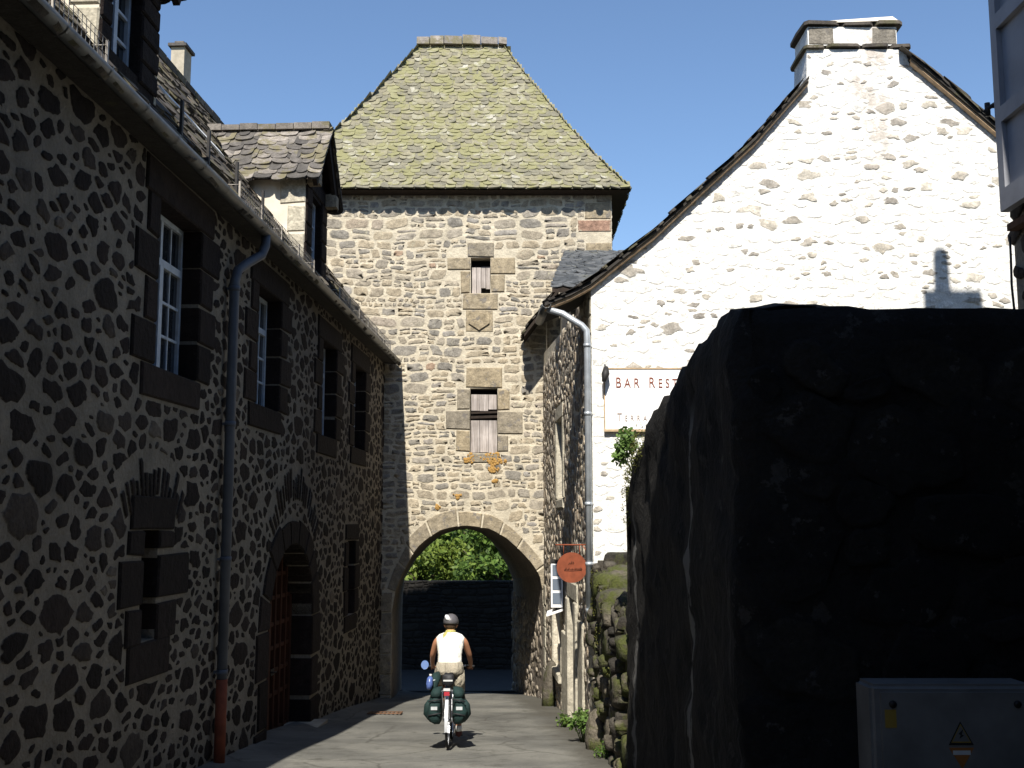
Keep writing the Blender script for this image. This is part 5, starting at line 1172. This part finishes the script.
def pannier(sgn, label):
    p = thing('pannier', label, 'bicycle bag', BL, (SL, 0, 0), 'panniers on the rear rack'); f = MB()
    rings = []
    for z_, d0, d1, y0, y1 in ((.31,.1,.17,-.2,.08), (.34,.08,.225,-.25,.12), (.4,.075,.255,-.275,.13), (.48,.075,.262,-.28,.14), (.56,.075,.24,-.27,.14), (.64,.075,.215,-.255,.13), (.72,.08,.18,-.22,.1)):
        rings.append([(sgn*((d0+d1)/2 + (d1-d0)/2*np.sign(math.cos(a))*abs(math.cos(a))**.6) + .011*math.sin(5*a+z_*23+sgn)+.008*math.sin(3*a-z_*31), (y0+y1)/2 + (y1-y0)/2*np.sign(math.sin(a))*abs(math.sin(a))**.6, z_) for a in np.arange(18)*2*np.pi/18])
    f.loft(rings, sm=True); f.build('bag_body', M['pannier'], p)
    f = MB(); f.loft([[(sgn*((.07+d1)/2 + (d1-.07)/2*np.sign(math.cos(a))*abs(math.cos(a))**.6), -.06 + yy*np.sign(math.sin(a))*abs(math.sin(a))**.6, z_) for a in np.arange(16)*2*np.pi/16] for z_, d1, yy in ((.645,.222,.21), (.7,.215,.2), (.745,.19,.17), (.765,.13,.12))], sm=True); f.build('flap', M['pannier'], p)
    f = MB(); f.box(min(sgn*.12, sgn*.2), max(sgn*.12, sgn*.2), -.292, -.268, .49, .53); f.build('reflective_strip', M['pannier_trim'], p)
    f = MB(); f.tube([(sgn*.22,-.16,.6), (sgn*.245,-.17,.54), (sgn*.255,-.14,.44), (sgn*.23,-.07,.37)], [.03,.05,.052,.03], 10); f.build('side_pocket', M['pannier'], p)
    for zz in (.62, .45): f = MB(); f.tube([(sgn*.07,-.285,zz), (sgn*.16,-.297,zz-.012), (sgn*.235,-.27,zz-.03)], .009, 6); f.build('strap', M['saddle'], p)
pannier(-1, 'dark green pannier on the left of the rear wheel, below the blue bottle'); pannier(1, 'dark green pannier on the right of the rear wheel')
tb = thing('roll_bag', 'rolled dark green bag standing on the rack above the left pannier', 'bag', BL, (SL, 0, 0)); f = MB(); f.tube([(-.2,-.12,.72), (-.2,-.08,.76), (-.15,.04,.9), (-.13,.07,.94)], [.03,.065,.06,.02], 12); f.build('bag_body', M['pannier'], tb)
f = MB(); f.tube([(-.2,-.135,.84), (-.135,.0,.855)], .01, 6); f.build('strap', M['pannier_trim'], tb)
bo = thing('water_bottle', 'blue plastic bottle strapped on the left pannier', 'bottle', BL, (SL, 0, 0)); f = MB(); f.tube([(-.235,-.2,.74), (-.23,-.19,.8), (-.225,-.17,.87), (-.22,-.165,.9)], [.03,.045,.04,.018], 12); f.build('bottle_body', M['blue'], bo)
f = MB(); f.tube([(-.22,-.165,.9), (-.218,-.16,.925)], .018, 10); f.build('cap', M['label_white'], bo)
sb_ = thing('saddle_bag', 'small black saddle bag with a pale strip behind the saddle', 'bag', BL, (SL, 0, 0)); f = MB(); f.loft([[(w_*np.sign(math.cos(a))*abs(math.cos(a))**.5, y, .85+h_*np.sign(math.sin(a))*abs(math.sin(a))**.5) for a in np.arange(16)*2*np.pi/16] for y, w_, h_ in ((.2,.05,.05), (.1,.075,.07), (-.02,.08,.075), (-.06,.065,.06))], sm=True); f.build('bag_body', M['saddle'], sb_)
f = MB(); f.box(-.06, .06, -.07, -.058, .83, .85); f.build('reflective_strip', M['label_white'], sb_)

# the rider: one continuous skinned body, clothes and helmet as parts
M['skin'] = mat_plain('sun_tanned_skin', (.42, .2, .11), .55, 0, .12, 9, .05); M['sock'] = mat_plain('white_sock', (.7,.7,.66), .85, 0, .06)
def mat_cloth(name, col, amt):
    t = NT(name); a = t.noise(6, 4, .6, (1.2, 1.2, .55), 1.2); b_ = t.noise(16, 4, .6); w = t.noise(240, 2)
    c = t.mix(1., col, t.gray(t.rng(b_, .3, .7, .9, 1.06)), 'MULTIPLY'); return t.out(c, t.bump(w, .15, .003, t.bump(b_, .4*amt, .02, t.bump(a, amt, .07))), .9, spec=.2)
M['shirt'] = mat_cloth('white_cotton', (.74,.72,.65), .8); M['short'] = mat_cloth('sand_cotton_shorts', (.34,.3,.23), 1.)
M['helmet'] = mat_plain('grey_helmet_shell', (.09,.085,.09), .4, 0, .2); M['helmet_white'] = mat_plain('white_helmet_panel', (.7,.7,.7), .35, 0, .05); M['shoe'] = mat_plain('dark_red_shoe', (.1,.03,.025), .7); M['hair'] = mat_plain('brown_hair', (.06,.035,.02), .7); M['scarf'] = mat_plain('yellow_green_neckerchief', (.4,.36,.12), .85, 0, .4, 30)
rider = thing('person', 'cyclist in white sleeveless top, sand shorts and helmet, riding away down the lane', 'person', BL, (SL, 0, 0)); rider.scale = (.97, 1, .965)
def skin_mesh(name, nodes, edges, root, mat, parent, sub=2):
    me = bpy.data.meshes.new(name); me.from_pydata([n_[:3] for n_ in nodes], edges, []); o = bpy.data.objects.new(name, me); COL.objects.link(o)
    sk = o.modifiers.new('skin', 'SKIN'); 
    if not me.skin_vertices: bpy.context.view_layer.objects.active = o
    for i, n_ in enumerate(nodes): d = me.skin_vertices[0].data[i]; d.radius = (n_[3], n_[4] if len(n_) > 4 else n_[3]); d.use_root = i == root
    ss = o.modifiers.new('sub', 'SUBSURF'); ss.levels = sub; ss.render_levels = sub
    C.view_layer.update(); me2 = bpy.data.meshes.new_from_object(o.evaluated_get(C.evaluated_depsgraph_get())); bpy.data.objects.remove(o)
    me2.materials.clear(); me2.materials.append(mat)
    for p in me2.polygons: p.use_smooth = True
    o = bpy.data.objects.new(name, me2); COL.objects.link(o); o.parent = parent; return o
N_ = [(0,.27,1.0,.12), (0,.3,1.1,.115), (0,.36,1.24,.125), (0,.42,1.38,.12), (0,.445,1.45,.06), (0,.46,1.52,.052), (0,.48,1.6,.075), (0,.485,1.67,.07)]; E_ = [(i, i+1) for i in range(7)]
def chain(start, pts):
    k = start
    for p in pts: N_.append(p); E_.append((k, len(N_)-1)); k = len(N_)-1
    return k
for s_ in (-1, 1):
    chain(3, [(s_*.12,.425,1.41,.07), (s_*.19,.44,1.385,.055), (s_*.255,.58,1.19,.042), (s_*.27,.72,1.08,.034), (s_*.265,.83,1.015,.025), (s_*.26,.865,1.01,.03)])
    h = len(N_)-1
    for q_ in range(4): x = s_*(.232 + .02*q_); chain(h, [(x,.905-.012*q_,1.012,.0095), (x,.925-.012*q_,.998,.009), (x,.92-.012*q_,.975,.008)])
    chain(h, [(s_*.225,.865,1.0,.01), (s_*.215,.89,.985,.009)])
chain(0, [(.09,.29,.96,.095), (.115,.5,.62,.06), (.12,.49,.57,.055), (.125,.42,.3,.045), (.13,.37,.17,.033), (.13,.42,.135,.035), (.13,.5,.13,.028)])
chain(0, [(-.09,.31,.97,.095), (-.125,.66,.82,.06), (-.13,.69,.78,.055), (-.125,.52,.58,.045), (-.125,.41,.49,.033), (-.125,.45,.475,.035), (-.125,.53,.47,.028)])
skin_mesh('body', N_, E_, 0, M['skin'], rider)
def ell(cx, cy, cz, rx, ry, n=20, tilt=0.): return [(cx + rx*np.sign(math.cos(a))*abs(math.cos(a))**.85, cy + ry*math.sin(a), cz + tilt*math.sin(a)) for a in np.arange(n)*2*np.pi/n]
f = MB(); f.loft([ell(0,.28,1.05,.175,.125), ell(0,.3,1.1,.165,.13), ell(0,.34,1.2,.165,.135), ell(0,.38,1.3,.182,.135), ell(0,.41,1.38,.195,.12), ell(0,.425,1.43,.2,.108), ell(0,.435,1.472,.158,.09), ell(0,.44,1.5,.085,.07)], cap=False, sm=True)
f.build('shirt', M['shirt'], rider)
f = MB(); f.loft([ell(0,.29,1.1,.172,.13), ell(0,.275,1.04,.19,.15), ell(0,.27,.97,.195,.155), ell(0,.29,.915,.17,.14)], sm=True)
for s_, knee in ((1, (.112,.44,.7)), (-1, (-.12,.56,.86))):
    a = Vector((s_*.09,.29,.97)); b2 = Vector(knee); f.tube([a, a.lerp(b2, .5), b2], [.115,.11,.095], 16)
f.build('shorts', M['short'], rider)
f = MB(); f.tube([(0,.44,1.46), (0,.452,1.5), (0,.455,1.525)], [.085,.075,.068], 16); f.tube([(-.05,.40,1.49), (-.075,.36,1.46), (-.09,.33,1.42)], [.03,.03,.01], 8); f.build('neckerchief', M['scarf'], rider)
f = MB(); f.loft([[(.082*k*math.cos(a), .475+.095*k*math.sin(a), z_) for a in np.arange(16)*2*np.pi/16] for z_, k in ((1.54,.7), (1.58,.95), (1.64,1.02), (1.68,.95))], sm=True); f.build('hair', M['hair'], rider)
f = MB(); f.loft([[(.105*k*math.cos(a), .49+.135*k*math.sin(a), z_) for a in np.arange(20)*2*np.pi/20] for z_, k in ((1.615,.96), (1.63,1.03), (1.67,1.0), (1.71,.85), (1.74,.58), (1.755,.2))], sm=True); he = f.build('helmet', M['helmet'], rider)
f = MB()
f.tube([(-.07,.43,1.735), (-.055,.395,1.715), (-.035,.372,1.685), (-.01,.364,1.66)], [.008,.03,.032,.008], 12)
f.build('helmet_panel', M['helmet_white'], he)
f = MB()
for s_ in (-1, 1): f.tube([(s_*.09,.46,1.62), (s_*.075,.52,1.54), (s_*.03,.55,1.5)], .006, 5)
f.build('chin_strap', M['saddle'], he)
f = MB(); f.tube([(-.075,.545,1.605), (.0,.57,1.605), (.075,.545,1.605), (.095,.47,1.615)], .007, 6); f.tube([(-.075,.545,1.605), (-.095,.47,1.615)], .007, 6); f.build('glasses', M['saddle'], rider)
for cx in (-.03, .03): f = MB(); f.tube([(cx,.545,1.607), (cx,.556,1.607)], .009, 8); f.build('eye', M['saddle'], rider)
f = MB(); f.tube([(0,.545,1.6), (0,.572,1.575), (0,.55,1.57)], [.006,.012,.01], 8); f.build('nose', M['skin'], rider)
f = MB(); f.tube([(-.022,.548,1.548), (0,.553,1.546), (.022,.548,1.548)], .006, 6); f.build('mouth', M['short'], rider)
for s_ in (-1, 1): f = MB(); f.tube([(s_*.07,.485,1.565), (s_*.088,.48,1.6), (s_*.075,.485,1.62)], .012, 6); f.build('ear', M['skin'], rider)
for x, y, z_ in ((.13,.42,.14), (-.13,.45,.485)):
    f = MB(); f.loft([[(x+w_*math.cos(a), y+dy, z_+.012+h_*math.sin(a)) for a in np.arange(12)*2*np.pi/12] for dy, w_, h_ in ((-.08,.025,.03), (-.05,.042,.05), (.02,.046,.045), (.09,.044,.03), (.125,.02,.015))], sm=True); f.build('shoe', M['shoe'], rider)
    f = MB(); f.tube([(x,y-.045,z_+.04), (x,y-.05,z_+.11)], [.042,.042], 10); f.build('sock', M['sock'], rider)
